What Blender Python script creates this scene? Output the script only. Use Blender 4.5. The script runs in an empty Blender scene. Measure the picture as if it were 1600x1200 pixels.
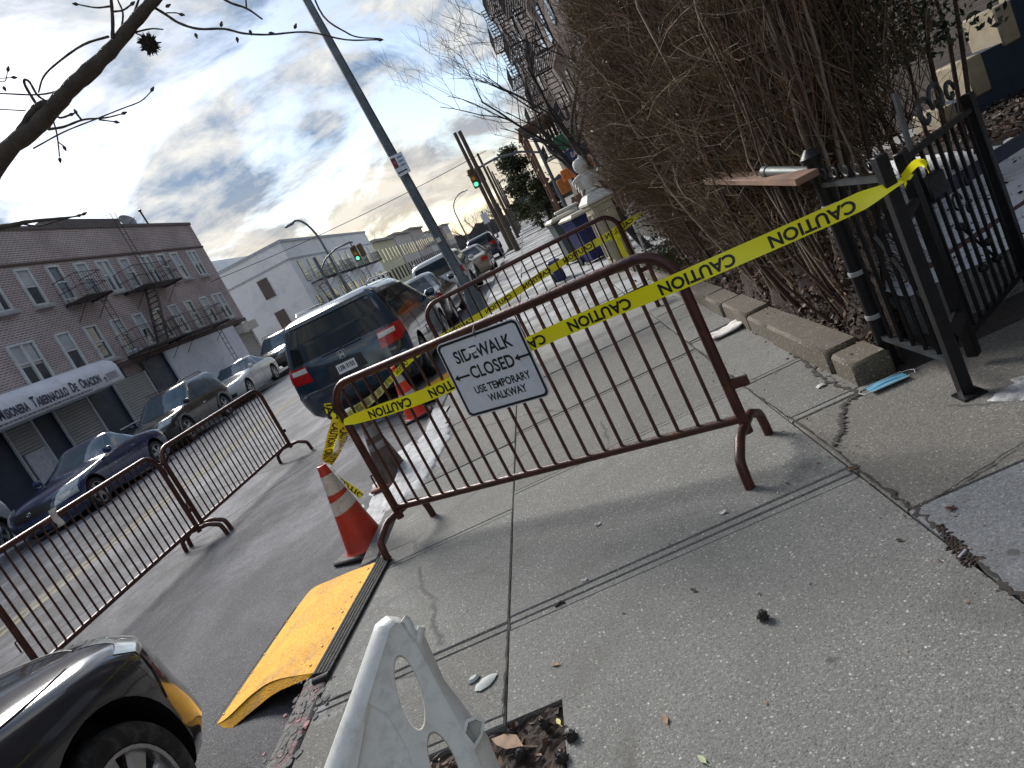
import bpy, math, random
import numpy as np
from mathutils import Vector, Matrix
random.seed(7); rng = np.random.default_rng(11)
R = math.radians; PI = math.pi
SC = bpy.context.scene; COL = SC.collection

# ------------------------------------------------------------------ camera
EYE = np.array([0.0, 0.0, 1.5]); FPX = 1150.0
def _rot():
    d1 = np.array([818-800.0, 336-600.0, FPX]); v1 = d1[:2].copy(); d1 /= np.linalg.norm(d1)
    u = np.array([.51, 1.0]); u /= np.linalg.norm(u); t = -FPX*FPX/(v1@u)
    d2 = np.array([u[0]*t, u[1]*t, FPX]); d2 /= np.linalg.norm(d2)
    d2 = d2-d1*(d1@d2); d2 /= np.linalg.norm(d2)
    return np.stack([np.cross(d1, -d2), d1, -d2], axis=1)
RC = _rot()
cam = bpy.data.cameras.new('camera'); co = bpy.data.objects.new('camera', cam); COL.objects.link(co)
cam.sensor_width = 36; cam.lens = 36*FPX/1600; cam.clip_start = .05; cam.clip_end = 4000
rx, dn, fw = RC[0], RC[1], RC[2]
co.matrix_world = Matrix(((rx[0], -dn[0], -fw[0], EYE[0]), (rx[1], -dn[1], -fw[1], EYE[1]), (rx[2], -dn[2], -fw[2], EYE[2]), (0, 0, 0, 1)))
SC.camera = co
def ray(x, y): return RC.T@np.array([x-800.0, y-600.0, FPX])
def gp(x, y, z=0.0): r = ray(x, y); return EYE+r*((z-1.5)/r[2])       # a spot on level z
def yp(x, y, Y): r = ray(x, y); return EYE+r*(Y/r[1])                    # a spot Y metres up the street
def xp(x, y, X): r = ray(x, y); return EYE+r*(X/r[0])                    # a spot on a street-parallel wall
def pl(x, y, o, n): r = ray(x, y); o = np.array(o); n = np.array(n); return EYE+r*((o-EYE)@n/(r@n))
# ------------------------------------------------------------------ world, sun, exposure
SUN_AZ, SUN_EL = -32.0, 33.0       # azimuth from +Y, negative = to the left
sd = Vector((math.sin(R(SUN_AZ))*math.cos(R(SUN_EL)), math.cos(R(SUN_AZ))*math.cos(R(SUN_EL)), math.sin(R(SUN_EL))))
W = bpy.data.worlds.new('World'); SC.world = W; W.use_nodes = True
def world():
    nt = W.node_tree; nt.nodes.clear(); L = nt.links.new
    def N(t, **k):
        n = nt.nodes.new(t)
        for a, b in k.items(): setattr(n, a, b)
        return n
    def math_(op, a, b=None, clamp=False):
        n = N('ShaderNodeMath', operation=op, use_clamp=clamp)
        for i, q in enumerate((a, b)):
            if q is None: continue
            if isinstance(q, (int, float)): n.inputs[i].default_value = q
            else: L(q, n.inputs[i])
        return n.outputs[0]
    def ramp(src, pts):
        n = N('ShaderNodeValToRGB'); e = n.color_ramp.elements
        while len(e) < len(pts): e.new(.5)
        for i, (p, c) in enumerate(pts): e[i].position = p; e[i].color = (*c, 1) if isinstance(c, tuple) else (c, c, c, 1)
        L(src, n.inputs[0]); return n.outputs[0]
    def mix(f, a, b):
        n = N('ShaderNodeMix', data_type='RGBA')
        for i, q in ((0, f), (6, a), (7, b)):
            if isinstance(q, (int, float)): n.inputs[i].default_value = q
            elif isinstance(q, tuple): n.inputs[i].default_value = (*q, 1)
            else: L(q, n.inputs[i])
        return n.outputs[2]
    tc = N('ShaderNodeTexCoord'); sep = N('ShaderNodeSeparateXYZ'); L(tc.outputs['Generated'], sep.inputs[0])
    z = math_('MAXIMUM', sep.outputs[2], 0.0)
    den = math_('ADD', z, .30)
    px = math_('DIVIDE', sep.outputs[0], den); py = math_('DIVIDE', sep.outputs[1], den)
    cb = N('ShaderNodeCombineXYZ'); L(px, cb.inputs[0]); L(py, cb.inputs[1]); cb.inputs[2].default_value = 3.7
    def noise(scale, detail, rough, dist=0., off=None):
        n = N('ShaderNodeTexNoise'); n.inputs['Scale'].default_value = scale; n.inputs['Detail'].default_value = detail
        n.inputs['Roughness'].default_value = rough; n.inputs['Distortion'].default_value = dist
        if off:
            v = N('ShaderNodeVectorMath', operation='ADD'); L(cb.outputs[0], v.inputs[0]); v.inputs[1].default_value = off; L(v.outputs[0], n.inputs['Vector'])
        else: L(cb.outputs[0], n.inputs['Vector'])
        return n.outputs['Fac']
    n1 = noise(2.0, 10, .60, .5); n2 = noise(2.3, 8, .58, .5, (5.2, 1.3, 0)); n3 = noise(6.0, 7, .62, .4, (2.2, 7.3, 1))
    cover = ramp(n1, [(.42, 0.), (.52, 1.)])
    dot = N('ShaderNodeVectorMath', operation='DOT_PRODUCT'); L(tc.outputs['Generated'], dot.inputs[0]); dot.inputs[1].default_value = sd
    d = math_('MAXIMUM', dot.outputs['Value'], 0.0)
    glow = math_('POWER', d, 30.0); wide = math_('POWER', d, 3.0)
    thick = ramp(math_('ADD', math_('MULTIPLY', n2, .52), math_('MULTIPLY', n3, .48)), [(.42, 0.), (.56, 1.)])
    body = mix(thick, (.87, .86, .82), (.22, .325, .49))
    # clouds towards the hidden sun are lit through, low ones take a warm tint
    lit = mix(math_('MULTIPLY', glow, .60, True), body, (1.35, 1.33, 1.27))
    low = ramp(sep.outputs[2], [(0.0, 1.), (.20, 0.)])
    warm = mix(math_('MULTIPLY', math_('MULTIPLY', low, .85), ramp(n3, [(.3, .35), (.62, 1.)])), lit, (1.0, .80, .48))
    far = math_('MULTIPLY', wide, .25)
    sky = N('ShaderNodeTexSky', sky_type='NISHITA'); sky.sun_disc = False; sky.sun_elevation = R(SUN_EL); sky.sun_rotation = R(SUN_AZ)
    sky.dust_density = .6
    b1 = N('ShaderNodeBackground'); L(sky.outputs[0], b1.inputs[0]); b1.inputs[1].default_value = .07
    b2 = N('ShaderNodeBackground'); L(warm, b2.inputs[0]); b2.inputs[1].default_value = .51
    ms = N('ShaderNodeMixShader'); L(cover, ms.inputs[0]); L(b1.outputs[0], ms.inputs[1]); L(b2.outputs[0], ms.inputs[2])
    out = N('ShaderNodeOutputWorld'); L(ms.outputs[0], out.inputs[0])
world()
sl = bpy.data.lights.new('sun', 'SUN'); sl.energy = 2.4; sl.angle = R(22); sl.color = (1, .965, .91)
so = bpy.data.objects.new('sun', sl); COL.objects.link(so); so.rotation_euler = sd.to_track_quat('Z', 'Y').to_euler()
SC.view_settings.view_transform = 'Standard'; SC.view_settings.look = 'None'; SC.view_settings.exposure = 1.08; SC.view_settings.gamma = 1
SC.view_settings.use_curve_mapping = False
SC.cycles.max_bounces = 6; SC.cycles.transparent_max_bounces = 8

# ------------------------------------------------------------------ materials
MATS = {}
class NT:
    def __init__(s, name):
        s.m = bpy.data.materials.new(name); s.m.use_nodes = True; s.t = s.m.node_tree; s.b = s.t.nodes['Principled BSDF']
        s.tc = s.t.nodes.new('ShaderNodeTexCoord'); s.vec = s.tc.outputs['Object']
    def N(s, t, **k):
        n = s.t.nodes.new(t)
        for a, b in k.items(): setattr(n, a, b)
        return n
    def set(s, sock, v):
        if isinstance(v, (int, float)): sock.default_value = v
        elif isinstance(v, tuple): sock.default_value = (*v, 1) if len(sock.default_value) == 4 and len(v) == 3 else v
        else: s.t.links.new(v, sock)
    def map(s, scale=(1, 1, 1), rot=(0, 0, 0), loc=(0, 0, 0), vec=None):
        n = s.N('ShaderNodeMapping'); s.set(n.inputs['Vector'], vec or s.vec); n.inputs['Scale'].default_value = scale; n.inputs['Rotation'].default_value = rot; n.inputs['Location'].default_value = loc
        return n.outputs[0]
    def noise(s, scale, detail=4, rough=.55, dist=0, vec=None, color=False):
        n = s.N('ShaderNodeTexNoise'); s.set(n.inputs['Vector'], vec or s.vec); n.inputs['Scale'].default_value = scale
        n.inputs['Detail'].default_value = detail; n.inputs['Roughness'].default_value = rough; n.inputs['Distortion'].default_value = dist
        return n.outputs['Color' if color else 'Fac']
    def voro(s, scale, feat='F1', vec=None, out='Distance'):
        n = s.N('ShaderNodeTexVoronoi', feature=feat); s.set(n.inputs['Vector'], vec or s.vec); n.inputs['Scale'].default_value = scale
        return n.outputs[out]
    def math(s, op, a, b=None, clamp=False):
        n = s.N('ShaderNodeMath', operation=op, use_clamp=clamp); s.set(n.inputs[0], a)
        if b is not None: s.set(n.inputs[1], b)
        return n.outputs[0]
    def ramp(s, src, pts, interp='LINEAR'):
        n = s.N('ShaderNodeValToRGB'); n.color_ramp.interpolation = interp; e = n.color_ramp.elements
        while len(e) < len(pts): e.new(.5)
        for i, (p, c) in enumerate(pts): e[i].position = p; e[i].color = (*c, 1) if isinstance(c, tuple) else (c, c, c, 1)
        s.set(n.inputs[0], src); return n.outputs[0]
    def mix(s, f, a, b, mode='MIX'):
        n = s.N('ShaderNodeMix', data_type='RGBA', blend_type=mode); s.set(n.inputs[0], f); s.set(n.inputs[6], a); s.set(n.inputs[7], b); return n.outputs[2]
    def bump(s, h, strength=.3, dist=.01, normal=None):
        n = s.N('ShaderNodeBump'); n.inputs['Strength'].default_value = strength; n.inputs['Distance'].default_value = dist; s.set(n.inputs['Height'], h)
        if normal: s.set(n.inputs['Normal'], normal)
        s.set(s.b.inputs['Normal'], n.outputs[0]); return n.outputs[0]
    def sep(s, vec=None):
        n = s.N('ShaderNodeSeparateXYZ'); s.set(n.inputs[0], vec or s.vec); return n.outputs
    def fin(s, col, rough=.6, metal=0., **k):
        s.set(s.b.inputs['Base Color'], col); s.set(s.b.inputs['Roughness'], rough); s.set(s.b.inputs['Metallic'], metal)
        for a, b in k.items(): s.set(s.b.inputs[a.replace('_', ' ')], b)
        return s.m
def M(name, col, rough=.6, metal=0., var=.25, vs=6., bump=0., bs=60., dirt=None, **k):
    if name in MATS: return MATS[name]
    n = NT(name); a = n.noise(vs, 6, .6)
    lo = tuple(c*(1-var) for c in col); hi = tuple(min(1, c*(1+var)) for c in col)
    c = n.mix(n.ramp(a, [(.3, 0.), (.7, 1.)]), lo, hi)
    if dirt:
        dcol, amt, dsc = dirt
        c = n.mix(n.math('MULTIPLY', n.ramp(n.noise(dsc, 8, .68, .4), [(.48, 0.), (.66, 1.)]), amt), c, dcol)
    if bump: n.bump(n.noise(bs, 4, .6), bump, .01)
    rr = n.ramp(n.noise(vs*2.3, 4), [(.3, max(0., rough-.08)), (.7, min(1., rough+.08))])
    MATS[name] = n.fin(c, rr, metal, **k); return MATS[name]
def concrete(name, base, dark, snow=False, peb_amt=.62):
    n = NT(name); big = n.noise(.55, 6, .6, .3); mid = n.noise(4, 8, .7, .4); fine = n.noise(75, 4, .75); grit = n.noise(190, 3, .7)
    c = n.mix(n.ramp(big, [(.35, 0.), (.68, 1.)]), base, dark)
    c = n.mix(n.ramp(mid, [(.40, .0), (.72, .75)]), c, tuple(x*.58 for x in base))
    c = n.mix(n.ramp(fine, [(.36, .0), (.66, .9)]), c, tuple(x*.36 for x in base))
    c = n.mix(n.ramp(grit, [(.36, .75), (.58, 0.)]), c, tuple(x*.30 for x in base))
    for sc, lo, off, amt in ((62, .62, 0, 1.), (105, .45, 3, .85)):
        v = n.N('ShaderNodeTexVoronoi'); v.inputs['Scale'].default_value = sc; n.set(v.inputs['Vector'], n.map((1, 1, 1), loc=(off, off*.4, 0)))
        peb = n.math('MULTIPLY', n.ramp(n.math('ADD', v.outputs['Distance'], n.math('MULTIPLY', n.noise(sc*2.2, 2), .35)), [(.30, 1.), (.50, 0.)]), n.ramp(n.sep(v.outputs['Color'])[0], [(lo, 0.), (.98, 1.)]))
        c = n.mix(n.math('MULTIPLY', peb, peb_amt*amt), c, n.mix(n.sep(v.outputs['Color'])[2], (.78, .77, .72), (.46, .42, .37)))
    v2 = n.N('ShaderNodeTexVoronoi'); v2.inputs['Scale'].default_value = 80; n.set(v2.inputs['Vector'], n.map((1, 1, 1), loc=(3, 1, 0)))
    dk = n.math('MULTIPLY', n.ramp(v2.outputs['Distance'], [(.12, 1.), (.36, 0.)]), n.ramp(n.sep(v2.outputs['Color'])[1], [(.55, 0.), (.8, 1.)]))
    c = n.mix(n.math('MULTIPLY', dk, .75), c, (.035, .034, .032))
    c = n.mix(n.ramp(n.noise(1.7, 9, .72, .9), [(.54, 0.), (.72, .6)]), c, (.085, .08, .072))
    # trodden gum spots and hairline cracks
    v3 = n.N('ShaderNodeTexVoronoi'); v3.inputs['Scale'].default_value = 3.1; n.set(v3.inputs['Vector'], n.map((1, 1, 0)))
    c = n.mix(n.math('MULTIPLY', n.ramp(n.math('ADD', v3.outputs['Distance'], n.math('MULTIPLY', n.noise(30, 3), .05)), [(.07, .75), (.095, 0.)]), n.ramp(n.sep(v3.outputs['Color'])[0], [(.55, 0.), (.6, 1.)])), c, (.06, .058, .055))
    wv = n.N('ShaderNodeVectorMath', operation='ADD'); n.set(wv.inputs[0], n.map((1, 1, 0))); n.set(wv.inputs[1], n.mix(.22, (0., 0., 0.), n.noise(1.6, 6, .6, color=True)))
    ck = n.math('MULTIPLY', n.ramp(n.voro(.55, 'DISTANCE_TO_EDGE', wv.outputs[0]), [(.0022, 1.), (.006, 0.)]), n.ramp(n.noise(.8, 3), [(.50, 0.), (.56, 1.)]))
    c = n.mix(n.math('MULTIPLY', ck, .8), c, (.035, .033, .03))
    if snow:
        y = n.sep()[1]
        f = n.math('MULTIPLY', n.ramp(n.math('MULTIPLY', y, .01), [(.07, 0.), (.13, 1.)]), n.ramp(n.noise(1.1, 9, .72, .6), [(.42, .05), (.62, .78)]))
        c = n.mix(f, c, (.62, .63, .66))
        e = n.math('MULTIPLY', n.ramp(n.math('ADD', n.math('MULTIPLY', n.sep()[0], .25), .5), [(.05, 1.), (.20, 0.)]), n.ramp(n.noise(2.3, 9, .74, .6), [(.52, 0.), (.66, .55)]))
        c = n.mix(e, c, (.52, .53, .55))
    h = n.math('ADD', n.math('MULTIPLY', fine, .7), n.math('MULTIPLY', grit, .5))
    n.bump(h, .8, .006)
    return n.fin(c, .88)
def asphalt():
    n = NT('asphalt'); big = n.noise(.35, 7, .6, .5, n.map((1.3, .7, 1))); fine = n.noise(95, 4, .78); grit = n.noise(210, 2, .7)
    c = n.mix(n.ramp(big, [(.32, 0.), (.68, 1.)]), (.095, .095, .105), (.155, .155, .168))
    c = n.mix(n.ramp(fine, [(.38, .0), (.62, .9)]), c, (.020, .020, .023))
    for sc, lo, off in ((58, .5, 0), (95, .35, 2)):
        v = n.N('ShaderNodeTexVoronoi'); v.inputs['Scale'].default_value = sc; n.set(v.inputs['Vector'], n.map((1, 1, 1), loc=(off, off, 0)))
        peb = n.math('MULTIPLY', n.ramp(n.math('ADD', v.outputs['Distance'], n.math('MULTIPLY', grit, .35)), [(.28, 1.), (.52, 0.)]), n.ramp(n.sep(v.outputs['Color'])[0], [(lo, 0.), (1., 1.)]))
        c = n.mix(n.math('MULTIPLY', peb, .75), c, (.40, .40, .41))
    # road salt dried in blotches
    sx, sy, sz = n.sep()
    salt = n.math('MULTIPLY', n.ramp(n.noise(.9, 10, .74, .5, n.map((1.2, .75, 1), rot=(0, 0, .2))), [(.44, 0.), (.66, .85)]), n.ramp(n.noise(42, 4, .8), [(.34, .25), (.62, 1.)]))
    zone = n.ramp(n.math('MULTIPLY', sy, .02), [(.065, .10), (.15, 1.)])
    c = n.mix(n.math('MULTIPLY', salt, zone), c, (.44, .44, .48))
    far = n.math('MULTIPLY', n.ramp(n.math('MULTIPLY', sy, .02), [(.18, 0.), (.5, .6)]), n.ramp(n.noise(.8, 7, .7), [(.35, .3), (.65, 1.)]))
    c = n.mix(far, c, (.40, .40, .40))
    tar = n.ramp(n.voro(.16, 'DISTANCE_TO_EDGE', n.map((1, 1, 0))), [(.002, .8), (.006, 0.)]); c = n.mix(tar, c, (.015, .015, .016))
    n.bump(n.math('ADD', fine, n.math('MULTIPLY', grit, .6)), 1., .010)
    return n.fin(c, .82)
def brick(name, c1, c2, mortar, bw=.21, bh=.072, axis='yz', msize=.010):
    n = NT(name); x, y, z = n.sep(); cb = n.N('ShaderNodeCombineXYZ')
    a, b = (y, z) if axis == 'yz' else (x, z)
    n.set(cb.inputs[0], a); n.set(cb.inputs[1], b)
    t = n.N('ShaderNodeTexBrick'); n.set(t.inputs['Vector'], cb.outputs[0]); t.inputs['Scale'].default_value = 1; t.inputs['Mortar Size'].default_value = msize
    t.inputs['Brick Width'].default_value = bw; t.inputs['Row Height'].default_value = bh; t.inputs['Bias'].default_value = -.1
    t.inputs['Color1'].default_value = (*c1, 1); t.inputs['Color2'].default_value = (*c2, 1); t.inputs['Mortar'].default_value = (*mortar, 1); t.inputs['Mortar Smooth'].default_value = .2
    c = n.mix(n.ramp(n.noise(.5, 6, .65, .5), [(.38, 0.), (.72, .55)]), t.outputs['Color'], tuple(q*.45 for q in c1))
    c = n.mix(n.ramp(n.noise(30, 4), [(.3, 0.), (.8, .35)]), c, tuple(q*.6 for q in c2))
    n.bump(n.math('SUBTRACT', 1.0, t.outputs['Fac']), .5, .01)
    return n.fin(c, .9)
def paint(name, col, rough=.25, coat=1., dirt=.25):
    if name in MATS: return MATS[name]
    n = NT(name); x, y, z = n.sep()
    d = n.math('MULTIPLY', n.ramp(n.math('MULTIPLY', z, 1.), [(.15, 1.), (.75, .25)]), n.ramp(n.noise(3, 8, .7, .5), [(.4, 0.), (.7, dirt)]))
    c = n.mix(d, col, (.30, .30, .30))
    rr = n.math('ADD', n.math('MULTIPLY', d, .9), rough)
    MATS[name] = n.fin(c, rr, 0., Coat_Weight=coat, Coat_Roughness=.06, IOR=1.45); return MATS[name]
def glass(name='car_glass', col=(.012, .016, .018)):
    if name in MATS: return MATS[name]
    n = NT(name); c = n.mix(n.noise(2, 5, .6), tuple(q*.6 for q in col), tuple(q*1.5 for q in col))
    MATS[name] = n.fin(c, n.ramp(n.noise(9, 6, .7), [(.4, .03), (.75, .12)]), 0., IOR=1.5, Specular_IOR_Level=.32 if name == 'car_glass' else .9); return MATS[name]

# ------------------------------------------------------------------ mesh builder
class MB:
    def __init__(s): s.v = []; s.f = []; s.m = []
    def add(s, V, F, mi=0):
        o = len(s.v); s.v += [tuple(map(float, p)) for p in V]; s.f += [tuple(i+o for i in f) for f in F]; s.m += [mi]*len(F); return s
    def box(s, c, d, mi=0, b=0., Mx=None):
        c = np.array(c, float); h = np.array(d, float)/2; V = []; F = []
        if b <= 0:
            V = [c+h*np.array(q) for q in ((-1,-1,-1),(1,-1,-1),(1,1,-1),(-1,1,-1),(-1,-1,1),(1,-1,1),(1,1,1),(-1,1,1))]
            F = [(3,2,1,0),(4,5,6,7),(0,1,5,4),(1,2,6,5),(2,3,7,6),(3,0,4,7)]
        else:
            b = min(b, *(h*.98)); idx = {}
            for sx in (-1, 1):
                for sy in (-1, 1):
                    for sz in (-1, 1):
                        for ax in range(3):
                            p = h*np.array((sx, sy, sz)) - b*np.array([0 if k == ax else (sx, sy, sz)[k] for k in range(3)])
                            idx[(sx, sy, sz, ax)] = len(V); V.append(c+p)
            def q(L, out):
                P = [V[i] for i in L]; n = np.cross(P[1]-P[0], P[2]-P[0]); F.append(tuple(L) if n@np.array(out) > 0 else tuple(L[::-1]))
            for ax in range(3):
                o1, o2 = [k for k in range(3) if k != ax]
                for sg in (-1, 1):
                    L = []
                    for a1, a2 in ((-1,-1),(1,-1),(1,1),(-1,1)):
                        t = [0,0,0]; t[ax] = sg; t[o1] = a1; t[o2] = a2; L.append(idx[(*t, ax)])
                    o = [0,0,0]; o[ax] = sg; q(L, o)
                for a1 in (-1, 1):
                    for a2 in (-1, 1):
                        t0 = [0,0,0]; t0[o1] = a1; t0[o2] = a2; t1 = list(t0); t0[ax] = -1; t1[ax] = 1
                        o = [0,0,0]; o[o1] = a1; o[o2] = a2
                        q([idx[(*t0, o1)], idx[(*t1, o1)], idx[(*t1, o2)], idx[(*t0, o2)]], o)
            for sx in (-1, 1):
                for sy in (-1, 1):
                    for sz in (-1, 1): q([idx[(sx, sy, sz, a)] for a in range(3)], (sx, sy, sz))
        if Mx is not None: V = [Mx@Vector(p) for p in V]
        return s.add(V, F, mi)
    def tube(s, pts, r, n=8, mi=0, cap=True):
        P = [np.array(p, float) for p in pts]; k = len(P); rr = r if hasattr(r, '__len__') else [r]*k
        T = [P[min(i+1, k-1)]-P[max(i-1, 0)] for i in range(k)]; T = [t/(np.linalg.norm(t)+1e-9) for t in T]
        a = np.array((0, 0, 1.)) if abs(T[0][2]) < .9 else np.array((1., 0, 0)); u = np.cross(T[0], a); u /= np.linalg.norm(u); V = []; F = []
        for i in range(k):
            u = u-T[i]*(u@T[i]); u /= np.linalg.norm(u)+1e-9; w = np.cross(T[i], u)
            for j in range(n): A = 2*PI*j/n; V.append(P[i]+rr[i]*(math.cos(A)*u+math.sin(A)*w))
        for i in range(k-1):
            for j in range(n): F.append((i*n+j, i*n+(j+1) % n, (i+1)*n+(j+1) % n, (i+1)*n+j))
        if cap: F.append(tuple(range(n))[::-1]); F.append(tuple(range((k-1)*n, k*n)))
        return s.add(V, F, mi)
    def lathe(s, prof, n=24, mi=0, Mx=None, c=(0, 0, 0), cap=True):
        V = []; F = []; k = len(prof)
        for r, z in prof:
            for j in range(n): A = 2*PI*j/n; V.append(Vector((c[0]+r*math.cos(A), c[1]+r*math.sin(A), c[2]+z)))
        for i in range(k-1):
            for j in range(n): F.append((i*n+j, i*n+(j+1) % n, (i+1)*n+(j+1) % n, (i+1)*n+j))
        if cap: F.append(tuple(range(n))[::-1]); F.append(tuple(range((k-1)*n, k*n)))
        if Mx is not None: V = [Mx@p for p in V]
        return s.add(V, F, mi)
    def loft(s, rings, mi=0, cap=True, closed=True):
        n = len(rings[0]); V = [p for r in rings for p in r]; F = []
        for i in range(len(rings)-1):
            for j in range(n if closed else n-1): F.append((i*n+j, i*n+(j+1) % n, (i+1)*n+(j+1) % n, (i+1)*n+j))
        if cap: F.append(tuple(range(n))[::-1]); F.append(tuple(range((len(rings)-1)*n, len(rings)*n)))
        return s.add(V, F, mi)
    def prism(s, poly, lo, hi, mi=0, fn=None):
        fn = fn or (lambda a, b, c: (a, b, c))
        return s.loft([[fn(a, b, lo) for a, b in poly], [fn(a, b, hi) for a, b in poly]], mi)
    def grid(s, fn, nu, nv, mi=0, flip=False):
        V = [fn(i/nu, j/nv) for j in range(nv+1) for i in range(nu+1)]; F = []
        for j in range(nv):
            for i in range(nu):
                a = j*(nu+1)+i; q = (a, a+1, a+nu+2, a+nu+1); F.append(q[::-1] if flip else q)
        return s.add(V, F, mi)
    def quad(s, a, b, c, d, mi=0): return s.add([a, b, c, d], [(0, 1, 2, 3)], mi)
    def build(s, name, mats, parent=None, smooth=38, label=None):
        me = bpy.data.meshes.new(name); me.from_pydata(s.v, [], s.f)
        for m in (mats if isinstance(mats, (list, tuple)) else [mats]): me.materials.append(m)
        if any(s.m): me.polygons.foreach_set('material_index', s.m)
        if smooth: me.shade_smooth(); me.set_sharp_from_angle(angle=R(smooth))
        me.update(); o = bpy.data.objects.new(name, me); COL.objects.link(o)
        if parent: o.parent = parent
        if label: o['label'] = label
        return o
def tag(o, label=None, cat=None, group=None, kind=None):
    for k, v in (('label', label), ('category', cat), ('group', group), ('kind', kind)):
        if v: o[k] = v
    return o
def thing(name, label, cat, loc=(0, 0, 0), rz=0., group=None, rot=None):
    o = bpy.data.objects.new(name, None); COL.objects.link(o); o.location = loc; o.rotation_euler = rot or (0, 0, rz); o.empty_display_size = .1
    return tag(o, label, cat, group)
def copy_tree(o, loc, rz=None, label=None, parent=None):
    c = o.copy(); COL.objects.link(c)
    if parent: c.parent = parent
    else:
        c.location = loc
        if rz is not None: c.rotation_euler = (0, 0, rz)
        if label: c['label'] = label
    for ch in o.children: copy_tree(ch, None, parent=c)
    return c
def structure(o): o['kind'] = 'structure'; return o
_tx = {}
def text(txt, size, sx=1., bold=0., align='CENTER', spacing=1.):
    """letters as flat faces in the x,y plane"""
    cu = bpy.data.curves.new('t', 'FONT'); cu.body = txt; cu.size = size; cu.align_x = align; cu.align_y = 'CENTER'; cu.offset = bold; cu.resolution_u = 3; cu.space_character = spacing
    ob = bpy.data.objects.new('t', cu); COL.objects.link(ob); dg = bpy.context.evaluated_depsgraph_get()
    me = bpy.data.meshes.new_from_object(ob.evaluated_get(dg)); V = [(v.co.x*sx, v.co.y) for v in me.vertices]; F = [tuple(p.vertices) for p in me.polygons]
    bpy.data.objects.remove(ob); bpy.data.curves.remove(cu); bpy.data.meshes.remove(me); return V, F
def addtext(mb, txt, size, fn, mi=0, **k):
    V, F = text(txt, size, **k); mb.add([fn(x, y) for x, y in V], F, mi)
def outward(o):
    import bmesh
    b = bmesh.new(); b.from_mesh(o.data); bmesh.ops.recalc_face_normals(b, faces=b.faces); b.to_mesh(o.data); b.free()
def boolean(o, cutters, ang=38):
    for c in [o]+cutters: outward(c)
    for c in cutters:
        m = o.modifiers.new('b', 'BOOLEAN'); m.object = c; m.operation = 'DIFFERENCE'; m.solver = 'EXACT'
    dg = bpy.context.evaluated_depsgraph_get(); me = bpy.data.meshes.new_from_object(o.evaluated_get(dg))
    o.modifiers.clear(); old = o.data; me.name = old.name; o.data = me; bpy.data.meshes.remove(old)
    for c in cutters: d = c.data; bpy.data.objects.remove(c); bpy.data.meshes.remove(d)
    me.shade_smooth(); me.set_sharp_from_angle(angle=R(ang))
def npmesh(name, V, F, mats, parent=None, mi=None, smooth=False):
    """many same-sized faces from arrays"""
    me = bpy.data.meshes.new(name); V = np.asarray(V, np.float32); F = np.asarray(F, np.int32); k = F.shape[1]
    me.vertices.add(len(V)); me.vertices.foreach_set('co', V.ravel()); me.loops.add(F.size); me.loops.foreach_set('vertex_index', F.ravel())
    me.polygons.add(len(F)); me.polygons.foreach_set('loop_start', np.arange(0, F.size, k, dtype=np.int32)); me.polygons.foreach_set('loop_total', np.full(len(F), k, np.int32))
    for m in (mats if isinstance(mats, (list, tuple)) else [mats]): me.materials.append(m)
    if mi is not None: me.polygons.foreach_set('material_index', np.asarray(mi, np.int32))
    me.update(calc_edges=True); me.validate()
    if smooth: me.shade_smooth()
    o = bpy.data.objects.new(name, me); COL.objects.link(o)
    if parent: o.parent = parent
    return o
def twigs(P, rad, sides=3):
    """P: (n, k, 3) polylines, rad: (n, k) -> verts, quads"""
    n, k, _ = P.shape; T = np.gradient(P, axis=1); T /= np.linalg.norm(T, axis=2, keepdims=True)+1e-9
    a = np.where(np.abs(T[..., 2:3]) < .9, np.array([0, 0, 1.]), np.array([1., 0, 0])); u = np.cross(T, a); u /= np.linalg.norm(u, axis=2, keepdims=True)+1e-9; w = np.cross(T, u)
    A = 2*PI*np.arange(sides)/sides
    V = P[:, :, None, :]+rad[:, :, None, None]*(np.cos(A)[None, None, :, None]*u[:, :, None, :]+np.sin(A)[None, None, :, None]*w[:, :, None, :])
    V = V.reshape(-1, 3); base = (np.arange(n)*k*sides)[:, None, None]; ii = (np.arange(k-1)*sides)[None, :, None]; j = np.arange(sides)[None, None, :]; j2 = (j+1) % sides
    F = np.stack([base+ii+j, base+ii+j2, base+ii+sides+j2, base+ii+sides+j], axis=-1).reshape(-1, 4)
    return V, F
def leaves(C, size, nrm_up=0., asp=.55):
    """C: (n,3) centres -> small folded leaf quads"""
    n = len(C); a = rng.normal(size=(n, 3)); a /= np.linalg.norm(a, axis=1, keepdims=True); b = rng.normal(size=(n, 3)); b[:, 2] *= 1-nrm_up; a[:, 2] *= 1-nrm_up
    a /= np.linalg.norm(a, axis=1, keepdims=True)+1e-9
    b = b-a*(a*b).sum(1, keepdims=True); b /= np.linalg.norm(b, axis=1, keepdims=True)+1e-9; s = (np.asarray(size)*np.ones(n))[:, None]
    V = np.stack([C-a*s*.5, C+b*s*asp*.5, C+a*s*.5, C-b*s*asp*.5], axis=1).reshape(-1, 3); F = np.arange(n*4).reshape(n, 4); return V, F
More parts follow.
